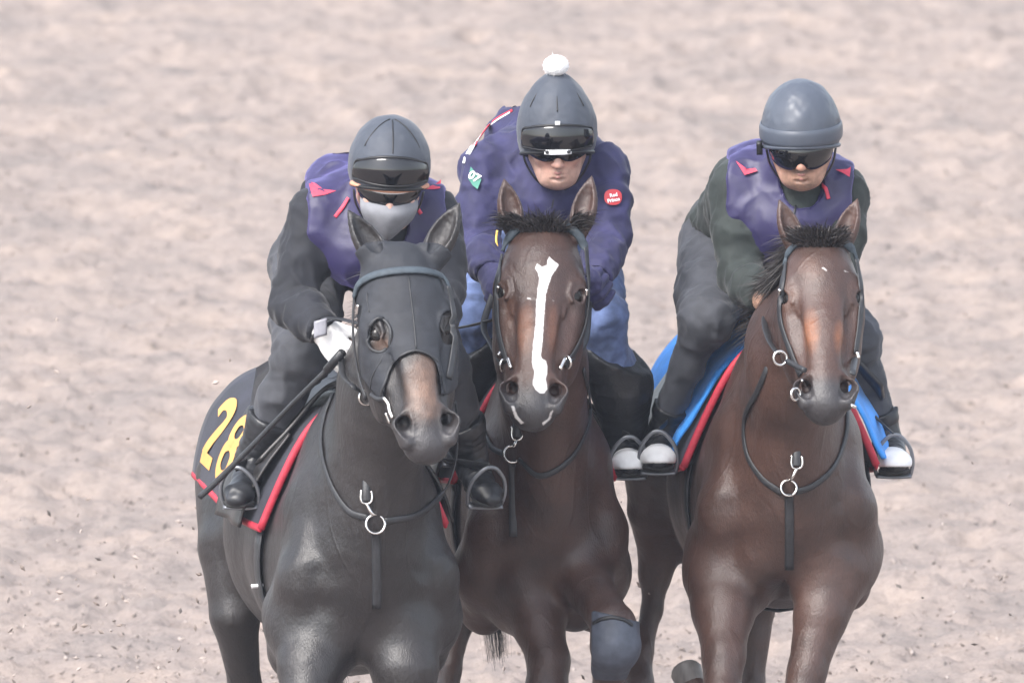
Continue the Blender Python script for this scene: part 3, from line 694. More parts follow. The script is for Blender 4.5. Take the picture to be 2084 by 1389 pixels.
class Rider: pass
def rider(cfg):
    R = Rider(); R.cfg = cfg
    C = A(*cfg['head']); ti = math.radians(cfg['tilt']); yw = math.radians(cfg.get('hyaw', 0)); ro = math.radians(cfg.get('hroll', 0))
    u = A(math.cos(yw)*math.cos(ro), math.sin(ro), math.sin(yw)); f = A(math.sin(yw)*math.cos(ti), math.sin(ti), -math.cos(ti)*math.cos(yw))
    f = unit(f-u*np.dot(f, u)); w = np.cross(u, f); w = w if w[1] < 0 else -w
    Hd = lambda a, b, c: C+u*a+w*b+f*c          # right in picture, up, forward out of the face
    R.Hd, R.u, R.w, R.f = Hd, u, w, f
    fs = cfg.get('fs', 1.0)
    HF = Fld(); ax = (u, w, f)
    HF.el(Hd(0,26,-8), (58,66,72), ax, k=20)
    HF.chain([Hd(0,0,14), Hd(0,-44,22)], [(54*fs,52),(46*fs,46)], u=u, k=20, kk=20)
    HF.el(Hd(0,-66,36), (27*fs,22,24), ax, k=22)                       # chin
    for s in (-1, 1):
        HF.el(Hd(s*33*fs,-16,46), (19,16,16), ax, k=16)                # cheekbone
        HF.chain([Hd(s*50*fs,-30,0), Hd(s*26*fs,-66,30)], [13,13], k=20)  # jaw
        HF.el(Hd(s*23,4,66), (13,8,10), ax, k=8, sub=True)             # eye socket
        HF.el(Hd(s*58*fs,-10,-12), (7,19,12), ax, k=5)                 # ear
        HF.el(Hd(s*9,-27,72), (5.5,5,6), ax, k=4)                      # nostril wing
        HF.el(Hd(s*6,-32,73), (2.6,2.2,3), ax, k=2, sub=True)
    HF.chain([Hd(-26,13,60), Hd(0,12,64), Hd(26,13,60)], [7,7,7], k=10)     # brow
    HF.chain([Hd(0,8,64), Hd(0,-14,74), Hd(0,-25,79)], [7,8.5,8.5], k=7)    # nose
    HF.chain([Hd(-15,-46,58), Hd(0,-44,65), Hd(15,-46,58)], [4,5.5,4], k=5) # lips
    HF.chain([Hd(-14,-52,57), Hd(0,-53,64), Hd(14,-52,57)], [3.5,5.5,3.5], k=5)
    HF.chain([Hd(-18,-48.5,60), Hd(0,-48.5,68), Hd(18,-48.5,60)], [1.2,1.5,1.2], k=2.5, sub=True)
    HF.el(Hd(0,-60,66), (16,3,6), ax, k=5, sub=True)
    R.HF = HF
    # trunk and limbs (clothed size); the bare body is the same, drawn in a little
    sR, sL = A(*cfg['shR']), A(*cfg['shL']); sm = (sR+sL)/2; pv = A(*cfg['pelvis']); lat = unit(sL-sR)
    R.lat = lat
    def trunk(F, g):
        cw = cfg.get('cw', 112)
        mid = (sm*.55+pv*.45)+A(0,cfg.get('hump', -26),0)
        F.chain([sm+A(0,45,25), mid+A(0,10,0), pv], [((cw-g),(82-g)),((cw-8-g),(80-g)),((104-g),(86-g))], u=lat, k=20, kk=60)
        F.chain([sR, (sR+sm)/2+A(0,-14,26), sm+A(0,-26,40), (sL+sm)/2+A(0,-14,26), sL], [46-g,56-g,60-g,56-g,46-g], u=lat, k=40, kk=40)
        F.chain([sm+A(0,20,10), Hd(0,-30,-25)], [56-g,42-g], k=40)
        F.el(sm+A(0,70,-20), (92-g,60-g,60-g), None, k=40)
    def arm(F, s, g):
        sh, el, wr = A(*cfg['sh'+s]), A(*cfg['el'+s]), A(*cfg['wr'+s]); r = cfg.get('ar', 1.0)
        F.chain([sh, sh*.5+el*.5+A(-4 if s == 'R' else 4,0,0), el], [48*r-g,46*r-g,41*r-g], k=26, kk=14)
        F.chain([el, el*.55+wr*.45, wr], [41*r-g,40*r-g,30*r-g], k=20, kk=14)
    def leg(F, s, g, low=True):
        hp, kn, an = A(*cfg['hip'+s]), A(*cfg['kn'+s]), A(*cfg['an'+s]); r = cfg.get('lr', 1.0)
        F.chain([hp, hp*.4+kn*.6, kn], [82*r-g,70*r-g,58*r-g], k=30, kk=20)
        if low: q = cfg.get('sr', 1.0); F.chain([kn, kn*.6+an*.4, an], [54*r*(q+1)/2-g,50*r*q-g,max(32*r*q, 26)-g], k=24, kk=20)
    R.trunk, R.arm, R.leg = trunk, arm, leg
    return R
def rider_obj(R):
    c = R.cfg; Hd = R.Hd; sc = c.get('hs', 1.0)
    base = W([A(*c['pelvis'])])[0]
    root = empty('person', base, c['label'], 'person', 'exercise riders'); R.root = root
    # ---- body: one continuous skin
    Bf = Fld(); Bf.ops = list(R.HF.ops); nh = len(Bf.ops)
    R.trunk(Bf, 12)
    for s in 'RL':
        R.arm(Bf, s, 12); R.leg(Bf, s, 12)
        an, to = A(*c['an'+s]), A(*c['toe'+s]); Bf.chain([an, an+A(0,22,14), to*.7+an*.3+A(0,8,0), to], [22,24,20,14], k=10)
        d = A(*c['hd'+s]); hand_field(Bf, A(*c['wr'+s]), d, A(*c['ht'+s]), .92, fd=A(*c['wr'+s])-A(*c['el'+s]))
    P = [c[k] for k in ('head','shR','shL','elR','elL','wrR','wrL','pelvis','hipR','hipL','knR','knL','anR','anL','toeR','toeL')]
    lo, hi = box_of(P, 130)
    hb = (Hd(0,-30,30)-A(75,70,75), Hd(0,-30,30)+A(75,70,75))
    V1, Q1 = skin(Bf, lo, hi, 9); inh = ((V1 > hb[0]+9) & (V1 < hb[1]-9)).all(1)
    hbs = [hb]
    for s in 'RL':
        if s in c.get('bare', ''): hbs.append(glove_box(c['wr'+s], c['hd'+s], .9))
    keep = np.ones(len(Q1), bool); Vs, Qs = [], []
    for b in hbs:
        inh = ((V1 > b[0]+9) & (V1 < b[1]-9)).all(1); keep &= ~inh[Q1].all(1)
    Vs.append(V1); Qs.append(Q1[keep]); n = len(V1)
    for b in hbs:
        v, q = skin(Bf, b[0], b[1], 2.8); Vs.append(v); Qs.append(q+n); n += len(v)
    Va = np.concatenate(Vs); q = Va-Hd(0,0,0); a_, b_, f_ = q@R.u, q@R.w, q@R.f
    lip = np.exp(-((b_+38)/6)**2-(a_/24)**4)*(f_ > 40); chn = np.exp(-((b_+70)/14)**2-(a_/34)**4)*(f_ > 10)*.7
    brd = np.clip(np.maximum(lip, chn)*c.get('beard', .12)*(1+.5*vnoise(Va/3, 8)), 0, 1)
    red = np.clip(np.exp(-((b_+25)/16)**2-((np.abs(a_)-20)/26)**2)*(f_ > 30), 0, 1)
    mesh('body', Va, np.concatenate(Qs), c['skin'], root, {'beard': brd, 'flush': red})
    # lips
    (V, Fq) = join(tube([Hd(-14,-47,61), Hd(-5,-44.5,69), Hd(0,-45.5,70), Hd(5,-44.5,69), Hd(14,-47,61)], [1.5,3,2.6,3,1.5], flat=(.5, R.f)), tube([Hd(-12,-52,61), Hd(0,-54,69), Hd(12,-52,61)], [1.5,3.4,1.5], flat=(.5, R.f)))
    if not c.get('mask'): mesh('lips', V, Fq, M['lip'], root)
    # ---- sleeves / jersey
    J = Fld(); R.trunk(J, 0)
    for s in 'RL': R.arm(J, s, 0)
    cut = lambda p: np.maximum.reduce([((p-A(*c['pelvis']))@unit(A(*c['pelvis'])-(A(*c['shR'])+A(*c['shL']))/2))-40,
        -((p-Hd(0,-62,-10))@unit(Hd(0,-100,-30)-Hd(0,0,0)))-60, *[((p-A(*c['wr'+s]))@unit(A(*c['wr'+s])-A(*c['el'+s])))-2 if False else
        -np.linalg.norm(p-(A(*c['wr'+s])+unit(A(*c['wr'+s])-A(*c['el'+s]))*44), axis=1)+58 for s in 'RL']])
    R.JF = J; Jc = Cut(J, 0, cut)
    folds = []
    for s in 'RL':
        el, sh, wr = A(*c['el'+s]), A(*c['sh'+s]), A(*c['wr'+s])
        folds += [(el, wr-sh, 60, 34, 2.6), (sh*.45+el*.55, el-sh, 80, 56, 2.0), (el*.4+wr*.6, wr-el, 46, 30, 1.6)]
    jb = box_of([c[k] for k in ('shR','shL','elR','elL','wrR','wrL','pelvis')], 125)
    cloth_mesh('jersey', Jc, jb, 5.5, c['jersey'], root, 4.4, sc=(36,52,36), folds=folds, seed=c['seed'])
    # ---- sleeveless vest
    if c.get('vest'):
        T = Fld(); R.trunk(T, 0)
        for s in 'RL':
            sh, el = A(*c['sh'+s]), A(*c['el'+s]); T.chain([sh, sh*.8+el*.2], [48*c.get('ar', 1), 44*c.get('ar', 1)], k=26)
        sR, sL = A(*c['shR']), A(*c['shL']); sm = (sR+sL)/2; ins = c.get('vi', 30)
        def reg(p):
            a = (p-sR)@R.lat; b = (sL-p)@R.lat
            arm = np.maximum(ins-a, ins-b)
            nk = 46-np.linalg.norm((p-Hd(0,-88,-6))*A(1,.8,1), axis=1)
            ax = unit(A(*c['pelvis'])-sm); wa = (p-A(*c['pelvis']))@ax+40
            return np.maximum.reduce([arm, nk, wa])
        R.VF = Cut(T, 11, reg)
        vest = cloth_mesh('vest', R.VF, jb, 5, c['vest'], root, 3.0, sc=(44,56,44), seed=c['seed']+20)
        R.vest = vest
    # ---- trousers
    Tf = Fld(); pv = A(*c['pelvis']); Tf.el(pv, (102,90,92), None, k=20)
    for s in 'RL': R.leg(Tf, s, 0)
    def tcut(p):
        return np.maximum.reduce([-np.linalg.norm(p-A(*c['an'+s])-unit(A(*c['an'+s])-A(*c['kn'+s]))*40, axis=1)+48 for s in 'RL'])
    folds = [(c['kn'+s], A(*c['an'+s])-A(*c['hip'+s]), 75, 34, 2.6) for s in 'RL']
    tb = box_of([c[k] for k in ('pelvis','hipR','hipL','knR','knL','anR','anL')], 115)
    R.TF = Tf
    cloth_mesh('trousers', Cut(Tf, 0, tcut), tb, 6, c['trousers'], root, 4.4, sc=(40,60,40), folds=folds, seed=c['seed']+40)
    # ---- half chaps, boots
    for s in 'RL':
        kn, an, to = A(*c['kn'+s]), A(*c['an'+s]), A(*c['toe'+s]); fr = c.get('chap', .35)
        if c.get('chapmat'):
            G = Fld(); top = kn+(an-kn)*fr; g = c.get('chapr', 6)
            G.chain([top, kn*.45+an*.55+A(-c.get('calf', 0) if s == 'R' else c.get('calf', 0), 0, 0), an], [50*c.get('sr', 1)+g,50*c.get('sr', 1)+g,32*min(1, c.get('sr', 1)+.1)+g], k=10, kk=20)
            d = unit(an-kn)
            tl = c.get('chaptilt', 0); nn = unit(d-A(-1 if s == 'R' else 1, 0, 0)*tl)
            gc = Cut(G, 0, lambda p, top=top, nn=nn: -((p-top)@nn)-4)
            cloth_mesh('half_chap', gc, box_of([kn, an], 100), 5, c['chapmat'], root, 1.6, sc=(40,30,40), folds=[(an*.8+kn*.2, d, 50, 20, 2)], seed=c['seed']+50)
        Bt = Fld(); fw = unit(to-an-A(0,20,0)); hl = an+A(0,26,0)-fw*26; wd = unit(np.cross(fw, A(0,1,0)))
        Bt.chain([an-(an-kn)*.16, an+A(0,14,-4)], [30,29], k=6)
        Bt.chain([hl, an+A(0,26,0)+fw*40, to-fw*24, to], [(26,24),(28,26),(29,20),(21,14)], u=wd, k=22, kk=16)
        b = cloth_mesh('boot', Bt, box_of([an, to, hl], 90), 4, M['boot'], root, 1.2, folds=[(an+fw*40, fw, 36, 18, 1.8)], seed=c['seed']+60)
        So = Fld(); dn = A(0,20,0)
        So.chain([hl+dn, an+A(0,42,0)+fw*40, to-fw*24+A(0,17,0), to+A(0,12,0)], [(26,8),(27,7),(30,7),(22,6)], u=wd, k=6, kk=12)
        v, q = skin(So, *box_of([an, to, hl], 80), 4); mesh('sole', v, q, M['sole'], b)
        if c.get('band') and s in c['band']:
            Bd = Cut(Bt, 4, lambda p, to=to, fw=fw, an=an: np.maximum.reduce([-((p-(to-fw*58))@fw), p[:,1]-to[1]-2, an[1]+2-p[:,1]]))
            v, q = skin(Bd, *box_of([an, to, hl], 90), 3.5); mesh('toe_band', v, q, M['white'], b, label='white band round the boot')
    # ---- gloves
    for s in 'RL':
        if s in c.get('glove', ''):
            G = Fld(); hand_field(G, A(*c['wr'+s]), A(*c['hd'+s]), A(*c['ht'+s]), c.get('gs', 1.08), fd=A(*c['wr'+s])-A(*c['el'+s])); b = glove_box(c['wr'+s], c['hd'+s], 1.1)
            cloth_mesh('glove', G, b, 2.8, c['glovemat'], root, .6, sc=(14,14,14), seed=3)
    return R
def on_dome(R, dome, th, h, g=1.0):
    """point on the helmet: th sideways angle, h height above its centre, g growth"""
    c, ru, rw, rf = dome; q = math.sqrt(max(0, 1-(h/(rw*g))**2)) if abs(h) < rw*g else 0
    return R.Hd(c[0]+ru*g*q*math.sin(th), c[1]+h, c[2]+rf*g*q*math.cos(th))
def helmet(R, ru=80, rw=104, rf=96, cb=24, cf=-4, mat='silk', front=6, back=-52, band=True, point=0):
    Hd = R.Hd; F = Fld(); ax = (R.u, R.w, R.f)
    F.el(Hd(0,cb,cf), (ru,rw,rf), ax, k=5)
    if point: F.el(Hd(0,cb+rw*.72,cf), (ru*.36,rw*.36,rf*.4), ax, k=40)
    P0 = Hd(0,front,cf+rf); P1 = Hd(0,back,cf-rf); nrm = unit(np.cross(R.u, P1-P0)); nrm = nrm if nrm@R.w > 0 else -nrm
    hc = Cut(F, 0, lambda p: -((p-P0)@nrm))
    V, Q = skin(hc, *box_of([Hd(0,cb,cf)], max(ru,rw,rf)+25), 3.4)
    n = vnormals(V, Q); V = V+n*(1.3*vnoise(V/22, 4)+.5*vnoise(V/9, 5))[:,None]
    o = mesh('helmet', V, Q, M[mat], R.root); R.helmet = o
    # rim along the cut
    pts = []
    for t in np.linspace(0, 2*math.pi, 40, endpoint=False):
        fcc = cf+rf*math.cos(t); h = front+(back-front)*(cf+rf-fcc)/(2*rf); q = math.sqrt(max(.05, 1-((h-cb)/rw)**2))
        pts.append(Hd(ru*q*math.sin(t), h+2, cf+rf*q*math.cos(t)))
    mesh('rim', *tube(pts, 4.5, closed=True, smoothp=False), M['frame'] if band else M[mat], o)
    for a0 in (-1, 0, 1):                                   # seams of the cover
        if mat == 'silk': mesh('seam', *tube([Hd(ru*1.004*math.sin(a0*.95)*math.cos(q), cb+(rw*1.004+point*3)*math.sin(q), cf+rf*1.004*math.cos(a0*.95)*math.cos(q)) for q in np.linspace(.62, 1.5, 9)], 1.3, seg=5), M['frame'], o)
    # chin strap
    for s in (-1, 1):
        mesh('chin_strap', *tube([Hd(s*70,-8,20), Hd(s*63,-40,22), Hd(s*40,-76,24), Hd(s*12,-92,30)], 5, flat=(.35, A(s*1.0,.2,-.4))), M['frame'], o)
    R.dome = ((0,cb,cf), ru, rw, rf)
    return o
def visor(R, parent, th, rows, g, name, mat, thick=4, notch=0):
    """curved lens on the helmet or face; rows = (height above helmet centre at middle, at the ends)"""
    L = []
    for hm, he, gg in rows:
        r = []
        for t in np.linspace(-th, th, 11):
            e = (abs(t)/th)**2.2; h = hm+(he-hm)*e+notch*math.exp(-(t/.2)**2)*(1 if (hm, he, gg) == rows[-1] else 0)
            r.append(on_dome(R, R.dome, t, h, gg*g))
        L.append(r)
    V, Fq = Loft(L, 4, 4).solid(thick); o = mesh(name, V, Fq, mat, parent)
    return o, L
# rider on the black horse: mask, dark jersey, purple vest, white glove
R1 = rider(dict(head=(795,378,-810), tilt=24, hyaw=4, hroll=2, shR=(652,442,-700), shL=(884,446,-690), elR=(606,618,-730), elL=(902,590,-740), wrR=(668,676,-860), wrL=(880,690,-880),
    hdR=(.62,.78,-.25), htR=(.6,-.6,-.5), hdL=(-.3,.8,-.4), htL=(-.5,-.5,-.6), pelvis=(690,478,-320), hipR=(632,540,-330), hipL=(785,540,-320),
    knR=(622,720,-560), knL=(895,740,-540), anR=(518,930,-470), anL=(962,930,-430), toeR=(488,1012,-590), toeL=(1000,1012,-540),
    ar=1.09, sr=.9, hump=-55, lr=.98, cw=112, vi=-20, skin=M['skin'], jersey=M['black'], vest=M['vestpurple'], trousers=M['breeches'], chapmat=M['boot'], chap=.62, chapr=2, glove='RL', glovemat=M['white'], gs=1.12, mask=True, seed=1,
    label='rider in grey face mask, black sleeves and white glove on the black horse'))
# rider on the blazed bay: navy jacket, jeans, bobble hat
R2 = rider(dict(head=(1133,290,-190), tilt=18, hyaw=1, hroll=-1, shR=(988,342,-80), shL=(1224,344,-80), elR=(972,495,-130), elL=(1240,478,-130), wrR=(998,560,-270), wrL=(1212,570,-270),
    hdR=(.2,.45,-.8), htR=(.5,-.7,-.3), hdL=(-.25,.45,-.8), htL=(-.5,-.7,-.3), pelvis=(1095,372,280), hipR=(1030,470,260), hipL=(1175,470,260),
    knR=(964,640,-20), knL=(1222,650,-20), anR=(955,850,120), anL=(1272,890,120), toeR=(930,930,0), toeL=(1282,952,0),
    ar=.98, hump=-75, fs=.90, lr=.90, cw=106, chaptilt=.75, calf=16, skin=M['skin'], jersey=M['navy'], trousers=M['jeans'], chapmat=M['chaps'], chap=.26, chapr=12, band='L', glove='RL', glovemat=M['navy'], seed=2,
    label='rider in navy jacket, jeans and white bobble hat on the blazed bay horse'))
# rider on the plain bay: purple vest, olive sleeves
R3 = rider(dict(head=(1628,290,-190), tilt=22, hyaw=-2, hroll=-1, shR=(1497,382,-80), shL=(1712,396,-80), elR=(1508,560,-120), elL=(1700,560,-120), wrR=(1550,612,-240), wrL=(1680,640,-260),
    hdR=(.5,.3,-.8), htR=(.3,-.8,-.2), hdL=(-.3,.5,-.7), htL=(-.5,-.7,-.3), pelvis=(1500,470,270), hipR=(1458,520,250), hipL=(1590,520,260),
    knR=(1438,648,-30), knL=(1738,690,170), anR=(1345,882,100), anL=(1812,888,220), toeR=(1338,940,-30), toeL=(1824,948,90),
    ar=1.01, sr=.64, hump=-45, beard=.75, lr=.95, cw=108, vi=-18, fs=.98, skin=M['skin_tan'], jersey=M['olive'], vest=M['vestpurple'], trousers=M['greybreeches'], chapmat=M['boot'], chap=.78, chapr=1, band='RL', bare='RL', seed=3,
    label='rider in purple vest and olive sleeves with plain round helmet on the right'))
for R in (R1, R2, R3): rider_obj(R)
# ---- helmets and eyewear
h = helmet(R1, 83, 100, 98, 38, -6, front=24, back=-40)
o, L = visor(R1, h, 1.05, [(52,24,1.01),(26,8,1.045),(-4,-8,1.03)], 1.0, 'goggles', M['lens'])
mesh('goggle_frame', *tube(np.array(L[0]+L[2][::-1]), 3.2, closed=True), M['frame'], o)
mesh('helmet_lining', *tube([R1.Hd(a*76, 22-10*(a**2), 34+54*(1-a*a)) for a in np.linspace(-1, 1, 9)], 5.5), M['orange'], h, label='tan lining showing under the helmet edge')
h2 = R1.root
R1.dome = ((0,6,0), 62, 80, 74)
o, L = visor(R1, R1.root, 1.15, [(6,6,1.06),(-8,-6,1.10),(-26,-20,1.06)], 1.0, 'worn_goggles', M['lens'], notch=6)
mesh('white_frame', *tube(np.array(L[0]), 3.0), M['whiteplastic'], o)
R1.dome = ((0,0,0), 64, 104, 84)
Lm = [[R1.Hd(a*46*s1, b, c-26*abs(a)**1.8*1.2) for a in np.linspace(-1.12, 1.12, 9)] for b, c, s1 in ((-16,80,1.1),(-30,90,1.1),(-50,88,.98),(-74,76,.74),(-100,56,.42))]
mesh('face_mask', *Loft(Lm, 5, 5).solid(4, 1.2, 20, 5), M['mask'], R1.root)
h = helmet(R2, 82, 106, 98, 24, -6, front=4, back=-60, point=1)
o, L = visor(R2, h, 1.0, [(38,18,1.02),(10,0,1.05),(-14,-16,1.03)], 1.0, 'goggles', M['lens'])
mesh('goggle_frame', *tube(np.array(L[0]+L[2][::-1]), 3.0, closed=True), M['frame'], o)
mesh('goggle_clip', *tube([R2.Hd(-5,66,88), R2.Hd(5,66,88)], 5, flat=(.6, R2.f)), M['whiteplastic'], o)
pp = Fld(); pc = R2.Hd(0,160,-4)
for i in range(46):
    a = i*2.399963; z = 1-2*(i+.5)/46; r = math.sqrt(1-z*z); pp.el(pc+A(r*math.cos(a)*16, z*12, r*math.sin(a)*16), (10,9,10), None, k=5)
v, q = skin(pp, pc-40, pc+40, 2.6); pom = mesh('pom_pom', v, q, M['pom'], h)
rs_ = np.random.RandomState(5); dd = rs_.normal(0, 1, (1400, 3)); dd /= np.linalg.norm(dd, axis=1, keepdims=True)
hair('wool', pc+dd*A(20,16,20), list(dd), np.full(1400, 5.0), M['pom'], pom, .9, A(0,.2,0), curl=3, seed=6, k=4)
pl = Loft([[R2.Hd(x, y0-abs(x)*.05, 98-abs(x)**2*.012) for x in np.linspace(-27, 27, 7)] for y0 in (13, 8, 3)], 4, 3)
o = mesh('name_plate', *pl.solid(3), M['whiteplastic'], h)
for sx in (-22, 22): mesh('stud', *ring(R2.Hd(sx, 8, 95), 2, 2), M['frame'], o)
R2.dome = ((0,0,0), 62, 80, 76)
o, L = visor(R2, R2.root, 1.1, [(10,10,1.05),(-4,-4,1.08),(-20,-12,1.04)], 1.0, 'sunglasses', M['lens'], notch=10)
h = helmet(R3, 81, 104, 97, 24, -6, mat='shell', front=20, back=-44, band=False)
R3.dome = ((0,24,-6), 81, 104, 97)
rim = [[on_dome(R3, R3.dome, t, hh+(-30*(1-math.cos(t))*.5), g) for t in np.linspace(-2.4, 2.4, 17)] for hh, g in ((32,1.005),(24,1.03),(6,1.035),(-2,1.01))]
mesh('helmet_band', *Loft(rim, 3, 4).solid(3), M['shell'], h)
mesh('strap_clip', *Loft([[R3.Hd(-84, y, z) for z in (20, 34)] for y in (-14, -2, 12)], 3, 3).solid(12), M['frame'], h)
R3.dome = ((0,0,0), 63, 84, 78)
o, L = visor(R3, R3.root, 1.15, [(24,22,1.05),(0,0,1.12),(-34,-24,1.05)], 1.0, 'worn_goggles', M['lens'], notch=14)
# ------------------------------------------------------------------ tack
M['number'] = basic('yellow_numerals', (.60,.31,.085), .6, var=.08)
M['clothdark'] = basic('black_saddle_cloth', (.020,.021,.032), .75, var=.3, scale=14, bscale=500, bstr=.3, sheen=.1)
M['clothnavy'] = basic('navy_saddle_cloth', (.026,.025,.055), .75, var=.3, scale=14, bscale=500, bstr=.3, sheen=.1)
M['towel'] = basic('blue_towel', (.05,.30,.82), .9, var=.2, scale=16, bscale=260, bstr=.6, bdist=.004, sheen=.2)
M['hood'] = basic('dark_mesh_hood', (.017,.019,.025), .7, var=.2, scale=30, bscale=420, bstr=.5)
M['saddle'] = basic('saddle_leather', (.020,.018,.018), .38, var=.3, scale=30, bscale=260, bstr=.25)
M['iron'] = basic('dull_stirrup_iron', (.20,.21,.23), .4, .6, var=.1)

def girth_pt(H, r, phi, ch=240):
    """point on the trunk skin at station r, angle phi (degrees, 0 = up, negative = image left)"""
    p = math.radians(phi); ts = np.linspace(330, 20, 120)
    P = np.array([H.B(t*math.sin(p)/max(H.cfg.get('ws', 1), .3), ch-t*math.cos(p), r) for t in ts]); d = H.T(P)
    j = np.argmax(d < 0); j = max(j, 1)
    t = d[j-1]/(d[j-1]-d[j]+1e-6); return P[j-1]+(P[j]-P[j-1])*t, unit(P[0]-P[-1])
def wrap(H, rs, phis, off, flare=0, bulge=0, ch=240):
    rows = []
    for i, r in enumerate(rs):
        pr = phis[i] if isinstance(phis, list) else phis
        row = []
        for f in np.linspace(-1, 1, 15):
            p, n = girth_pt(H, r, f*pr, ch); row.append(p+n*((off[i] if isinstance(off, list) else off)+flare*abs(f)**2.5+bulge*math.sin(math.pi*min(abs(f)*1.25, 1))))
        rows.append(row)
    Rw = np.array(rows)
    for _ in range(3):
        Q = Rw.copy(); Q[1:-1] = (Rw[:-2]+2*Rw[1:-1]+Rw[2:])/4; Rw = Q; Q = Rw.copy(); Q[:,1:-1] = (Rw[:,:-2]+2*Rw[:,1:-1]+Rw[:,2:])/4; Rw = Q
    return Loft(list(Rw), 5, 4)
def stroke(path, hw, fn, closed=False, n=8):
    """flat painted stroke: path in 2-D, half width hw, fn maps 2-D to the surface"""
    P = crom(np.asarray(path, float), n, closed); T = np.roll(P, -1, 0)-np.roll(P, 1, 0)
    if not closed: T[0] = P[1]-P[0]; T[-1] = P[-1]-P[-2]
    T /= np.linalg.norm(T, axis=1, keepdims=True)+1e-9; Nn = np.stack([-T[:,1], T[:,0]], 1)
    V = np.concatenate([fn(P+Nn*hw*k) for k in (-1, -.5, 0, .5, 1)]); m = len(P); Fq = []
    for k in range(4):
        for i in range(m if closed else m-1):
            j = (i+1) % m; Fq.append((k*m+i, k*m+j, (k+1)*m+j, (k+1)*m+i))
    return V, Fq
def disc(fn, rx, ry, n=28, pw=2.0):
    V = [(0, 0)]; Fq = []
    for q in (.5, 1):
        for t in np.arange(n)*2*math.pi/n:
            c, s = math.cos(t), math.sin(t); V.append((rx*q*abs(c)**(2/pw)*(1 if c > 0 else -1), ry*q*abs(s)**(2/pw)*(1 if s > 0 else -1)))
    for i in range(n):
        j = (i+1) % n; Fq += [(0, 1+i, 1+j), (1+i, 1+n+i, 1+n+j, 1+j)]
    return fn(np.array(V)), Fq
def text_mesh(txt, fn, size, cx=0, cy=0, rot=0, bold=1.0):
    """lettering laid on a surface: fn maps 2-D (x right, y up) to drawing coordinates"""
    cu = bpy.data.curves.new('lettering', 'FONT'); cu.body = txt; cu.size = size; cu.align_x = 'CENTER'; cu.align_y = 'CENTER'; cu.resolution_u = 3; cu.offset = size*.02*bold
    ob = bpy.data.objects.new('lettering', cu); COL.objects.link(ob)
    me = bpy.data.meshes.new_from_object(ob.evaluated_get(bpy.context.evaluated_depsgraph_get()))
    co = np.array([v.co[:2] for v in me.vertices]); Fq = [tuple(p.vertices) for p in me.polygons]
    bpy.data.objects.remove(ob); bpy.data.curves.remove(cu); bpy.data.meshes.remove(me)
    c, s = math.cos(rot), math.sin(rot); co = co@np.array([[c, s], [-s, c]])+A(cx, cy)
    return fn(co), Fq
def on_surface(F, x0, y0, off, z0, z1):
    def fn(P):
        P = np.asarray(P, float); x = x0+P[:,0]; y = y0-P[:,1]; z = surf(F, x, y, z0, z1); g = np.nanmedian(z)
        return np.stack([x, y, np.where(np.isnan(z), g, z)-off], 1)
    return fn
for H in (H1, H2, H3):
    H.T = Fld(); H.T.ops = H.F.ops[:len(H.F.ops)-len(H.HF.ops)]
    H.hz = (H.cfg['muzzle'][2]-160, H.cfg['poll'][2]+260)
who = {0: 'black horse', 1: 'blazed bay horse', 2: 'plain bay horse'}

# ---- saddle cloths
def saddle_cloth(H, rs, phis, off, flare, mat, label, pipe=M['red'], pr=8, name='saddle_cloth', wr=2, edges=('front','right','left'), bulge=0):
    L = wrap(H, rs, phis, off, flare, bulge); root = empty(name, W([H.B(0,0,200)])[0], label, 'saddle cloth')
    mesh('cloth', *L.solid(6, wr, 50, 3), mat, root); G = L.G
    if pipe:
        e = {'front': G[0], 'rear': G[-1], 'right': G[:,0], 'left': G[:,-1]}
        for k in edges: mesh('piping', *tube(e[k][::2] if k in ('front','rear') else e[k], pr, seg=8, smoothp=False, flat=(.6, A(0,0,-1) if k in ('front','rear') else A(1,0,0))), pipe, root)
    return root, L
c1, LC = saddle_cloth(H1, [-40,60,180,320,460,580,680], [97,98,98,97,95,93,91], 10, 10, M['clothdark'], 'black number cloth with yellow 28 and red edging on the black horse')
c2, L2c = saddle_cloth(H2, [-40,80,220,360], [96,98,99,99], 10, 8, M['clothdark'], 'dark saddle cloth with red edge under the rider in jeans', pr=6)
c3, L3c = saddle_cloth(H3, [-50,80,220,360,470], [99,101,102,102,100], 12, 16, M['clothnavy'], 'navy saddle cloth with red piping under the blue towel')
t3, L3t = saddle_cloth(H3, [20,100,220,340,480], [96,97,97,96,97], [24,48,78,86,80], 22, M['towel'], 'bright blue towel pad between saddle cloth and saddle', pipe=None, wr=5, bulge=16, name='saddle_towel')
t3['category'] = 'towel'
# numerals on the right flank of the number cloth (read from tail to head, tops towards the spine)
def num_map(cx, cy):
    g = LC.G; ulen = np.linalg.norm(np.diff(g[len(g)//2], axis=0), axis=1).sum(); vlen = np.linalg.norm(np.diff(g[:,6], axis=0), axis=1).sum()
    return lambda P: LC.S((cy+P[:,1]*.86)/ulen, 1-(cx+P[:,0]*.9)/vlen, 6.0)
def flip(VF): return VF
sgn = 1
two = [(-50,40),(-38,66),(0,74),(38,58),(36,28),(4,-8),(-34,-44),(-50,-62)]
mesh('numeral', *stroke(two, 17, num_map(130,105)), M['number'], c1, label='yellow 2')
mesh('numeral', *stroke([(-60,-64),(-20,-64),(50,-64)], 15, num_map(130,105)), M['number'], c1, label='foot of the yellow 2')
mesh('numeral', *stroke([(0,74),(32,60),(32,24),(0,8),(-32,24),(-32,60)], 15, num_map(272,105), closed=True), M['number'], c1, label='upper loop of the yellow 8')
mesh('numeral', *stroke([(0,8),(38,-10),(40,-54),(0,-72),(-40,-54),(-38,-10)], 16, num_map(272,105), closed=True), M['number'], c1, label='lower loop of the yellow 8')
mesh('emblem', *disc(num_map(200,235), 60, 24), M['number'], c1, label='yellow emblem above the number')

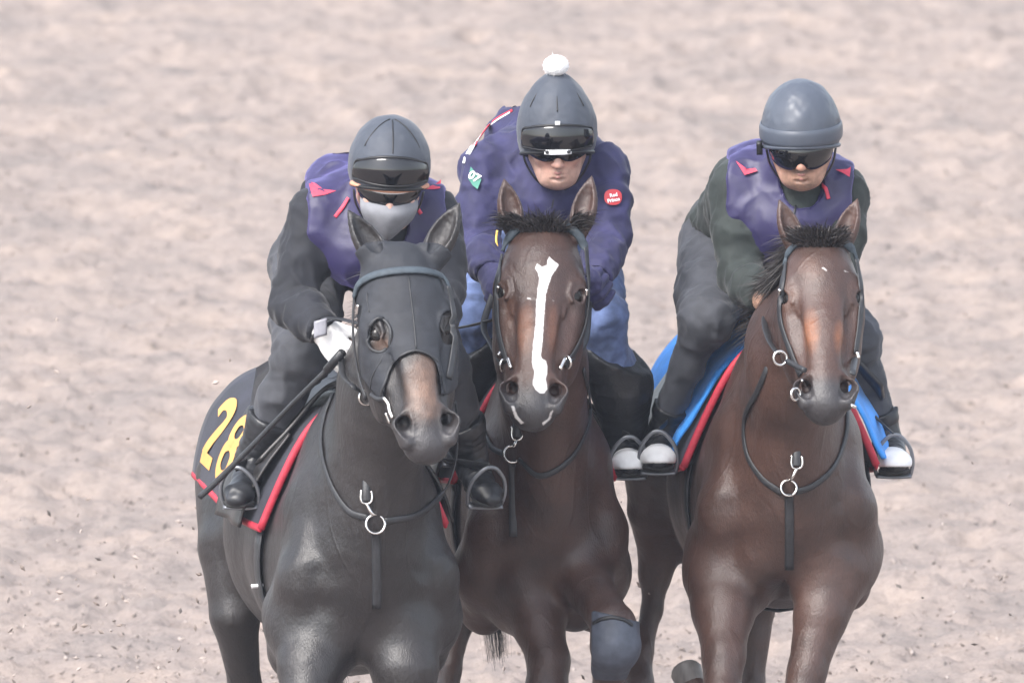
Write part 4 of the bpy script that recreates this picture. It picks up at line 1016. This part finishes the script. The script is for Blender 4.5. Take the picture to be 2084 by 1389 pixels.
# ---- saddles, girths, stirrups
def saddle(H, label, fr=(20,90,180,260), so=30):
    root = empty('saddle', W([H.B(0,0,220)])[0], label, 'saddle')
    L = wrap(H, [70,130,220,330,420], [64,78,76,50,30], so, 4)
    G = L.G.copy(); n = G.shape[0]
    for i in range(n): G[i] += unit(H.B(0,-1,0)-H.B(0,0,0))*(26*((i/(n-1)-.42)/.5)**2)
    L.G = G; mesh('seat', *L.solid(9), M['saddle'], root)
    for s in (-1, 1):
        rows = [[(lambda q: q[0]+q[1]*(so+6+6*abs(f-.5)))(girth_pt(H, r, s*(36+62*f))) for f in np.linspace(0, 1, 7)] for r in fr]
        rows[0] = [a*.65+b*.35 for a, b in zip(rows[0], rows[1])]
        mesh('flap', *Loft(rows, 4, 5).solid(6), M['saddle'], root)
    pts = [girth_pt(H, 10, ph) for ph in np.concatenate([np.arange(100, 181, 8), np.arange(-180, -99, 8)])]
    mesh('girth', *tube([p+n*5 for p, n in pts], 30, flat=(.16, np.array([n for p, n in pts])), smoothp=False), M['leather'], root)
    return root
s1 = saddle(H1, 'black exercise saddle on the number cloth'); s2 = saddle(H2, 'dark exercise saddle under the rider in jeans'); s3 = saddle(H3, 'dark exercise saddle on the blue towel', (150,190,240,290), 84)
p, n = girth_pt(H1, 10, -128); mesh('girth_buckle', *tube([p+n*10+A(-12,0,0), p+n*10+A(14,-2,0)], 11, flat=(.4, n)), M['whiteplastic'], s1, label='white buckle on the girth')
def stirrup(H, R, sd, label):
    c = R.cfg; an, to = A(*c['an'+sd]), A(*c['toe'+sd]); fw = unit(to-an-A(0,20,0)); side = unit(np.cross(fw, A(0,1,0))); side = side if side[0] > 0 else -side
    up = np.cross(side, fw); up = up if up[1] < 0 else -up; o = to-fw*34+A(0,6,0); k = -1 if sd == 'R' else 1
    root = empty('stirrup', W([o])[0], label, 'stirrup', 'stirrups')
    P = lambda a, b, d=0: o+side*a+up*b+fw*d
    mesh('iron', *tube([P(-35,-24), P(-39,2), P(-33,32), P(-15,56), P(0,62), P(15,56), P(33,32), P(39,2), P(35,-24)], 4.2), M['iron'], root)
    mesh('tread', *tube([P(-36,-24), P(0,-26), P(36,-24)], 14, flat=(.35, up)), M['iron'], root)
    top = P(0,62); q, nn = girth_pt(H, 150, k*62); q = q+nn*46
    kn = A(*c['kn'+sd]); md = top*.5+q*.5+A(0,0,10)
    mesh('leather', *tube([top, top*.7+md*.3, md, q], 9, flat=(.25, A(k*.8,0,-.6))), M['leather'], root)
for i, (H, R) in enumerate(((H1, R1), (H2, R2), (H3, R3))):
    for sd, w in (('R', 'left in the picture'), ('L', 'right in the picture')): stirrup(H, R, sd, 'dull metal stirrup on the %s, %s' % (who[i], w))

# ---- bridles
def bridle(H, label, brow, cheeks, mat, extra=(), off=2.5, bw=9):
    root = empty('bridle', W([H.Lh(.1,0,0)])[0], label, 'bridle', 'racing bridles')
    z0, z1 = H.hz
    (v, f), P = strap(H.HF, brow, bw, 4, off+1, z0, z1); mesh('browband', v, f, M['bluestrap'], root)
    for pth, w in cheeks:
        (v, f), P = strap(H.HF, pth, w, 2.6, off, z0, z1); mesh('cheekpiece', v, f, mat, root)
    for pth, w, nm in extra:
        (v, f), P = strap(H.HF, pth, w, 2.6, off, z0, z1); mesh(nm, v, f, mat, root)
    return root
def zs(H, x, y, off=8):
    z = surf(H.F, [x], [y], *H.hz)[0]; return (np.nan_to_num(z, nan=H.Lh(.7,0,-90)[2]))-off
b1 = bridle(H1, 'dark bridle with green grey browband over the black hood', [(738,606),(746,584),(768,570),(800,562),(836,559),(868,561),(896,571),(908,590)],
    [([(738,600),(735,650),(737,705),(748,770),(760,806)], 9), ([(909,588),(920,640),(922,700),(912,770)], 8)], M['leather'], off=9)
b2 = bridle(H2, 'dark bridle with blue grey browband on the blazed horse', [(1026,515),(1036,488),(1056,468),(1100,459),(1148,463),(1174,478),(1188,506)],
    [([(1024,520),(1014,575),(1012,640),(1020,695),(1032,736)], 8), ([(1189,506),(1194,580),(1190,650),(1172,706),(1146,742)], 8)], M['leather'])
b3 = bridle(H3, 'dark bridle with blue grey browband on the plain bay horse', [(1594,538),(1602,514),(1626,498),(1664,491),(1700,494),(1722,506),(1732,530)],
    [([(1594,540),(1583,600),(1582,650),(1600,710),(1622,762)], 8), ([(1733,530),(1742,590),(1740,650),(1730,720)], 8)], M['leather'])
def bitring(H, root, x, y, r, nrm=(.3,0,-1), z=None, rt=3, nm='bit_ring'):
    zz = zs(H, x, y, 6) if z is None else z; mesh(nm, *ring((x, y, zz), r, rt, nrm), M['steel'], root); return A(x, y, zz)
def rod(root, pts, r=3, nm='bit_cheek', mat=None): mesh(nm, *tube(pts, r), mat or M['steel'], root)
q1 = bitring(H1, b1, 752, 806, 14); rod(b1, [(788,806,zs(H1,790,806)), (797,818,zs(H1,797,818)), (800,832,zs(H1,802,832)), (806,846,zs(H1,806,846))], 4)
rod(b1, [(764,800,zs(H1,764,800)), (776,808,zs(H1,776,808)), (790,808,zs(H1,790,808))], 6, 'bit_strap', M['leather'])
rod(b1, [(792,836,zs(H1,796,836)), (800,856,zs(H1,802,856))], 3); rod(b1, [(737,622,zs(H1,742,622)-8), (735,640,zs(H1,742,640)-8)], 3.5, 'buckle')
rod(b1, [(916,790,-1150), (920,802,-1150)], 3.5, 'buckle'); rod(b1, [(906,848,-1170),(912,856,-1160)], 3, 'bit_cheek')
q2 = bitring(H2, b2, 1026, 742, 12, (.8,.1,-.7)); rod(b2, [(1018,716,zs(H2,1024,716)), (1014,722,zs(H2,1024,722)-4)], 3, 'buckle')
rod(b2, [(1034,728,zs(H2,1038,728)), (1040,748,zs(H2,1042,748))], 4.5); rod(b2, [(1148,728,zs(H2,1142,728)), (1138,750,zs(H2,1134,750))], 4.5)
q2b = bitring(H2, b2, 1152, 736, 12, (-.8,.1,-.7)); rod(b2, [(1014,584,zs(H2,1018,584)), (1013,597,zs(H2,1018,597))], 3.2, 'buckle'); rod(b2, [(1192,590,zs(H2,1188,590)), (1191,602,zs(H2,1188,602))], 3.2, 'buckle')
q3 = bitring(H3, b3, 1580, 728, 14, z=-640); q3r = bitring(H3, b3, 1610, 800, 12, (.7,0,-.8)); rod(b3, [(1594,734,-680), (1612,744,-705), (1628,752,-730)], 6, 'bit_strap', M['leather'])
rod(b3, [(1622,772,zs(H3,1628,772)), (1632,782,zs(H3,1636,782))], 3.5); rod(b3, [(1580,590,zs(H3,1588,590)), (1579,600,zs(H3,1588,600))], 4, 'buckle'); rod(b3, [(1733,716,-700), (1736,728,-700)], 3.5, 'buckle'); rod(b3, [(1720,822,-790),(1728,826,-780)], 4, 'bit_cheek')
# reins run from the bit back to the rider's hands
def rein(root, pts, r=7): mesh('rein', *tube(pts, r, flat=(.3, A(.3,-.5,-.8))), M['leather'], root)
def hand_c(R, s): return A(*R.cfg['wr'+s])+unit(R.cfg['hd'+s])*52
rein(b1, [q1+A(-8,-10,4), A(726,782,-1060), A(706,762,-960), hand_c(R1,'R')], 7); rein(b1, [A(912,800,-1130), A(912,760,-1010), hand_c(R1,'L')])
rein(b1, [A(664,648,-862), A(700,650,-930), A(742,660,-1040)], 9)
rein(b2, [q2+A(-6,-4,6), A(1000,700,-500), A(985,660,-380), hand_c(R2,'R')]); rein(b2, [q2b+A(6,-4,6), A(1190,690,-480), hand_c(R2,'L')]); rein(b2, [A(925,668,-220), A(960,662,-300), A(1008,650,-420)], 9)
rein(b3, [q3+A(-6,-10,6), A(1558,690,-520), A(1552,650,-380), hand_c(R3,'R')]); rein(b3, [A(1724,760,-720), A(1728,700,-520), hand_c(R3,'L')])

# ---- hood on the black horse
HP = crom([(744,505),(790,496),(850,498),(905,505),(935,560),(940,760),(905,800),(898,758),(884,728),(852,714),(820,726),(800,752),(790,786),(786,806),(764,792),(735,752),(715,700),(712,560)], 6, True)
def hood_reg(p):
    a = -poly_sd(HP, p[:,0], p[:,1]); e = -1e3*np.ones(len(p))
    for cx_, cy_, rx, ry in ((781,684,24,32),(917,668,18,34)):
        q = np.sqrt(((p[:,0]-cx_)/rx)**2+((p[:,1]-cy_)/ry)**2); e = np.maximum(e, (1-q)*min(rx, ry))
    return np.maximum.reduce([a, e, p[:,2]+1000])
hood = Cut(H1.HF, 5.5, hood_reg); v, q = skin(hood, (690,480,-1430), (985,840,-980), 3.0)
vn_ = vnormals(v, q); v = v+vn_*(.9*vnoise(v/15, 31)+.7*vnoise(v/A(40,9,40), 32))[:,None]
ho = empty('horse_hood', W([H1.Lh(.2,0,0)])[0]); mesh('fabric', v, q, M['hood'], ho)
def bind(pth, w=3.2, nm='binding'):
    r = strap(H1.HF, pth, w, 2, 6.5, *H1.hz, clip=True, n=6)
    if r: mesh(nm, *r[0], M['leather'], ho)
for cx_, cy_, rx, ry in ((781,684,24,32),): bind([(cx_+rx*math.cos(t_), cy_+ry*math.sin(t_)) for t_ in np.linspace(0, 6.3, 15)])
bind([(786,804),(791,784),(801,752),(821,727),(852,715),(884,729),(898,758),(904,796)]); bind([(836,570),(842,620),(848,670),(852,712)], 1.6, 'seam')
bind([(760,600),(762,640)], 1.4, 'seam'); bind([(790,720),(772,760),(766,790)], 1.6, 'seam')
tag(ho, 'dark mesh hood with eye holes over the black horse face', 'hood')

# ---- breastplates with rings
def breast(H, label, strap_paths, drop, rc, rr):
    root = empty('breastplate', W([A(*rc, 0)])[0], label, 'breastplate', 'breastplates')
    z0, z1 = H.cfg['withers'][2]-420, H.cfg['withers'][2]+200
    for pth, w in strap_paths:
        (v, f), P = strap(H.T, pth, w, 2.5, 3, z0, z1); mesh('strap', v, f, M['leather'], root)
    zz = lambda x, y: np.nan_to_num(surf(H.T, [x], [y], z0, z1)[0], nan=z0+100)
    x, y = rc; z = zz(x, y)-7; mesh('ring', *ring((x, y, z), rr, 2.6, (.1,-.2,-1)), M['steel'], root)
    bx, by = drop; zb = zz(bx, by)-9
    mesh('buckle', *tube([(bx-10,by-14,zb), (bx-11,by+4,zb), (bx-6,by+12,zb), (bx+6,by+12,zb), (bx+11,by+4,zb), (bx+10,by-12,zb)], 2.4), M['steel'], root)
    mesh('clip', *tube([(bx,by+13,zb), (x*.6+bx*.4,y*.6+by*.4,zb), (x+2,y-rr,z)], 3.2), M['steel'], root)
    mesh('loop', *tube([(bx,by-34,zb+4), (bx,by-10,zb-2), (bx,by+8,zb-3)], 8, flat=(.35, A(0,0,-1))), M['leather'], root)
    mesh('lower_strap', *tube([(x,y+rr-3,z-4), (x+1,y+rr+16,zz(x,y+rr+16)-4), (x+2,y+rr+80,zz(x,y+rr+80)-3), (x+2,y+rr+150,zz(x,y+rr+150)-3)], 9, flat=(.3, A(0,0,-1))), M['leather'], root)
breast(H1, 'breastplate straps and steel ring on the black horse chest', [([(684,802),(668,845),(662,905),(680,975),(715,1030),(756,1046)], 7), ([(926,815),(930,870),(925,940),(900,1000),(850,1040),(786,1052)], 7)], (752,1004), (770,1058), 19)
breast(H2, 'breastplate straps and steel ring on the blazed horse chest', [([(1000,742),(985,790),(980,850),(1000,905),(1028,922)], 6.5), ([(1184,750),(1195,800),(1196,860),(1160,930),(1100,965),(1058,932)], 6.5)], (1052,880), (1043,922), 17)
breast(H3, 'breastplate straps and steel ring on the plain bay chest', [([(1560,742),(1538,796),(1514,850),(1518,920),(1548,970),(1588,1000)], 7), ([(1708,770),(1720,830),(1716,890),(1690,950),(1650,985),(1614,998)], 7)], (1617,938), (1601,990), 16)

# ---- whip in the left rider's hand
wp = [(704,716,-918), (672,752,-880), (600,822,-810), (520,905,-745), (450,975,-700), (416,1006,-680)]
wr = empty('riding_whip', W([wp[-1]])[0], 'black riding whip slanting back from the white gloved hand', 'whip')
mesh('shaft', *tube(wp, [7,6,5,5.5,6.5,6]), M['leather'], wr); mesh('handle', *tube([wp[0], wp[1]], 9, smoothp=False), M['chaps'], wr)
# ---- wrist watch
wc = A(660,668,-902); wa = empty('wrist_watch', W([wc])[0], 'grey square wrist watch above the white glove', 'watch')
mesh('case', *Loft([[wc+A(x, y-x*.3, -8+abs(x)*.15) for x in (-12,0,12)] for y in (-17,0,17)], 3, 3).solid(12), M['grey'], wa)
mesh('band', *ring(A(666,675,-858), 30, 4, (.62,.78,-.25)), M['frame'], wa)

# ---- hair
def tuft(H, name, cx, cy, wx, n, L, mat, seed, dirf, zr=(-40,60), w=1.5, h0=12):
    rs = np.random.RandomState(seed); x = cx+rs.uniform(-wx, wx, n); y = cy+rs.uniform(-h0, h0, n)
    z = surf(H.HF, x, y, *H.hz); ok = ~np.isnan(z); P = np.stack([x, y, z], 1)[ok]
    hair(name, P, [dirf(p) for p in P], np.full(len(P), L)*rs.uniform(.6, 1.1, len(P)), mat, H.root, w, seed=seed, curl=8)
tuft(H2, 'forelock', 1108, 462, 72, 1500, 62, M['hairbrown'], 1, lambda p: A((p[0]-1112)/75, -.75, -.35), h0=14, w=1.4)
tuft(H3, 'forelock', 1660, 494, 46, 1000, 58, M['hairbrown'], 2, lambda p: A((p[0]-1660)/70-.15, -.85, -.3), h0=12, w=1.4)
def mane(H, seed, side, n=1500, L=110, mat=None):
    rs = np.random.RandomState(seed); t = rs.rand(n); a, b = H.Lh(.02,0,-110), H.B(0,0,-60); P, D = [], []
    m = (a+b)/2+A(*H.cfg.get('neck', (0,0,0)))*.8+unit(H.B(0,-1,0)-H.B(0,0,0))*18
    C = crom([a, m, b], 60); P = C[(t*(len(C)-1)).astype(int)]+rs.normal(0, 8, (n,3))
    # sit the roots on the crest
    up = unit(H.B(0,-1,0)-H.B(0,0,0))
    for k in range(40):
        d = H.F(P); P = np.where((d < 2)[:,None], P+up*4, P)
    hair('mane', P, [A(side*1.0,-.25+rs.uniform(-.2,.3),.15) for _ in range(n)], np.full(n, L), mat or M['hairbrown'], H.root, 1.8, A(0,1.1,0), seed=seed, curl=14)
mane(H1, 11, -1, n=900, L=45, mat=M['hairblack']); mane(H2, 12, 1, n=900, L=60); mane(H3, 13, -1, n=1800, L=80)
def tail(H, path, n, spread, seed, mat):
    rs = np.random.RandomState(seed); C = crom(path, 5); V, Fc = [], []
    for i in range(n):
        o = rs.normal(0, 1, 3)*spread; k = rs.randint(len(C)*2//3, len(C)+1); P = C[:k]; t = np.linspace(0, 1, len(P))
        Q = P+np.outer(.25+.75*np.sin(t*2.6), o)+np.outer(t*t, rs.normal(0, 8, 3)); s = unit(rs.normal(0, 1, 3))*2.2; b = len(V)
        for j in range(len(Q)): V += [Q[j]-s*(1-t[j]*.8), Q[j]+s*(1-t[j]*.8)]
        for j in range(len(Q)-1): Fc.append((b+2*j, b+2*j+1, b+2*j+3, b+2*j+2))
    mesh('tail', np.array(V), Fc, mat, H.root)
for H, tip, sd, mt in ((H1, (690,1430,240), 1, M['hairblack']), (H2, (1012,1350,1010), 2, M['hairbrown']), (H3, (1546,1300,1020), 3, M['hairbrown'])):
    d = H.B(0,95,880); m = H.B(0,170,985); t = A(*tip); tail(H, [d, m, m*.45+t*.55+A(0,-20,30), t], 800, A(14,12,12), sd, mt)

# ---- badges and trim on the navy jacket
JZ = (-330, 200); J2 = R2.JF
fn = on_surface(J2, 963, 363, 4, *JZ); rt = math.radians(-38)
dia = np.array([(-6,26),(-9,-2),(4,-24),(16,-30),(17,-8),(8,8)], float)
pf = on_surface(J2, 960, 362, 9, *JZ); mesh('sleeve_patch', pf(np.array([(-2,22),(8,10),(20,-4),(12,-24),(2,-16),(-7,-2),(4,0)])), [(0,1,6),(1,2,6),(2,3,6),(3,4,6),(4,5,6),(5,0,6)], M['green'], R2.root, label='green diamond patch reading 07')
v, f = text_mesh('07', on_surface(J2, 965, 361, 11.5, *JZ), 24, rot=math.radians(-32), bold=1.5); mesh('patch_lettering', v, f, M['whiteplastic'], R2.root)
mesh('sleeve_badge', *disc(on_surface(J2, 1247, 402, 9, *JZ), 18, 16, pw=2.4), M['redbadge'], R2.root, label='red oval sleeve badge reading Red Prince')
v, f = text_mesh('Red', on_surface(J2, 1248, 398, 11.5, *JZ), 10, rot=.2, bold=2); mesh('badge_lettering', v, f, M['whiteplastic'], R2.root)
v, f = text_mesh('Prince', on_surface(J2, 1248, 408, 11.5, *JZ), 10, rot=.2, bold=2); mesh('badge_lettering', v, f, M['whiteplastic'], R2.root)
def trim(R, F, path, w, mat, nm='trim', z=(-330,330), off=3):
    r = strap(F, path, w, 1.6, off, *z, clip=True)
    if r: mesh(nm, *r[0], mat, R.root)
trim(R2, J2, [(1044,226),(1012,244),(986,268),(966,300)], 5, M['red']); trim(R2, J2, [(1040,232),(1008,252),(980,280),(958,318)], 2.2, M['whiteplastic'], off=5); trim(R2, J2, [(962,300),(950,320),(946,334)], 4, M['whiteplastic'])
trim(R2, J2, [(1240,272),(1252,288),(1262,306)], 2.5, M['yellow']); trim(R2, J2, [(1186,398),(1194,408)], 4, M['yellow'])
rod(R2.root, [(1012,470,-205),(1010,490,-210),(1014,510,-215)], 2.4, 'rein_tag', M['yellow'])
# red corner tabs and collar lines on the purple vests
def tab(R, poly, mat, nm):
    P = np.array(poly, float); B_ = np.concatenate([np.linspace(p, q, 6, endpoint=False) for p, q in zip(P, np.roll(P, -1, 0))]); c = P.mean(0); n = len(B_)
    X = np.concatenate([[c], c+(B_-c)/3, c+(B_-c)*2/3, B_]); z = surf(R.VF, X[:,0], X[:,1], R.cfg['shR'][2]-260, R.cfg['shR'][2]+260)
    if np.isnan(z).mean() > .5: return
    z = np.where(np.isnan(z), np.nanmax(z), z); Fq = [(0, 1+i, 1+(i+1) % n) for i in range(n)]
    for k_ in (0, 1): Fq += [(1+k_*n+i, 1+(k_+1)*n+i, 1+(k_+1)*n+(i+1) % n, 1+k_*n+(i+1) % n) for i in range(n)]
    mesh(nm, np.column_stack([X, z-5]), Fq, mat, R.root)
for R, tabs, lines in ((R1, [[(634,374),(643,405),(668,401),(690,393),(664,390),(648,378)], [(616,350),(632,344),(631,356),(620,360)], [(862,390),(886,390),(898,388),(900,370),(888,380)]], [[(716,408),(704,426),(688,446)], [(846,420),(853,430),(860,440)]]),
                       (R3, [[(1496,328),(1506,344),(1514,357),(1540,349),(1536,343),(1518,346)], [(1698,346),(1712,352),(1727,361),(1730,340),(1722,345)], [(1480,310),(1474,326),(1456,348),(1448,352),(1462,326)]], [[(1674,376),(1680,392),(1684,406)]])):
    zr = (R.cfg['shR'][2]-260, R.cfg['shR'][2]+260)
    for t in tabs: tab(R, t, M['coral'], 'vest_tab')
    for t in lines: trim(R, R.VF, t, 4, M['coral'], 'collar_trim', zr, 3)

for R, F_, pth in ((R1, R1.VF, [(798,478),(792,510),(784,560)]), (R2, R2.JF, [(1128,398),(1122,430),(1116,480)]), (R3, R3.VF, [(1622,404),(1612,440),(1596,500)])):
    trim(R, F_, pth, 2.4, M['frame'], 'zip', (R.cfg['shR'][2]-300, R.cfg['shR'][2]+300), 3)

# knee boot on the lifted foreleg of the blazed horse
kl = H2.cfg['legs'][1]; KB = Fld(); KB.chain([A(*p) for p in kl[0][1:5]], [r+5 for r in kl[1][1:5]], k=10, kk=16)
v, q = skin(Cut(KB, 0, lambda p: np.maximum.reduce([1246-p[:,1]+.25*(p[:,0]-1246), p[:,1]-1378, 1202-p[:,0]])), (1170,1200,-470), (1320,1420,-230), 4.0)
M['kneeboot'] = basic('slate_neoprene', (.050,.058,.080), .6, var=.25, scale=40, bscale=300, bstr=.4)
kb = empty('knee_boot', W([A(1246,1300,-390)])[0], 'slate grey knee boot on the lifted foreleg of the blazed horse', 'knee boot')
mesh('shell', v+vnormals(v, q)*(.9*vnoise(v/14, 3))[:,None], q, M['kneeboot'], kb)
(vv, ff), P_ = strap(KB, [(1206,1262),(1222,1254),(1246,1250),(1270,1256),(1284,1266)], 4, 1.8, 2, -480, -250); mesh('top_strap', vv, ff, M['frame'], kb)
# ------------------------------------------------------------------ dirt kicked up behind the runners
def flying():
    rs = np.random.RandomState(21); n = 420
    x = np.concatenate([rs.normal(-1.0, .35, 280), rs.uniform(-1.5, 1.5, 140)]); y = rs.uniform(.2, 3.2, n); z = .75*rs.rand(n)**1.6+.15+.5*(rs.rand(n) < .12)
    V, Fc = [], []
    t = [(0,2,4),(2,1,4),(1,3,4),(3,0,4),(2,0,5),(1,2,5),(3,1,5),(0,3,5)]
    for i in range(n):
        e = unit(rs.normal(0,1,3)); f = unit(np.cross(e, rs.normal(0,1,3))); g = np.cross(e, f); L = rs.uniform(.004,.015); c = A(x[i], y[i], z[i]); b = len(V)
        V += [c+e*L, c-e*L, c+f*L*.5, c-f*L*.5, c+g*L*.35, c-g*L*.35]; Fc += [tuple(b+k for k in q) for q in t]
    tag(mesh('flying_dirt', np.array(V), Fc, CHIP, world=True, smooth=False), 'small clods and chips thrown up in the air behind the horses', 'dirt', kind='stuff')
flying()
# ------------------------------------------------------------------ morning haze over the track
def haze():
    x, y0, y1, z0, z1 = 60, -70, 130, -1.2, 12
    V = [(a, b, c) for a in (-x, x) for b in (y0, y1) for c in (z0, z1)]
    Fc = [(0,1,3,2),(4,6,7,5),(0,4,5,1),(2,3,7,6),(0,2,6,4),(1,5,7,3)]
    m = bpy.data.materials.new('haze'); m.use_nodes = True; nt = m.node_tree; nt.nodes.clear()
    o = nt.nodes.new('ShaderNodeOutputMaterial'); v = nt.nodes.new('ShaderNodeVolumePrincipled')
    v.inputs['Color'].default_value = (.80,.86,1.0,1); v.inputs['Density'].default_value = .00038; v.inputs['Anisotropy'].default_value = .1
    nt.links.new(v.outputs[0], o.inputs['Volume'])
    tag(mesh('haze', np.array(V, float), Fc, m, world=True, smooth=False), 'thin pale morning haze over the track', 'haze', kind='stuff')
haze()
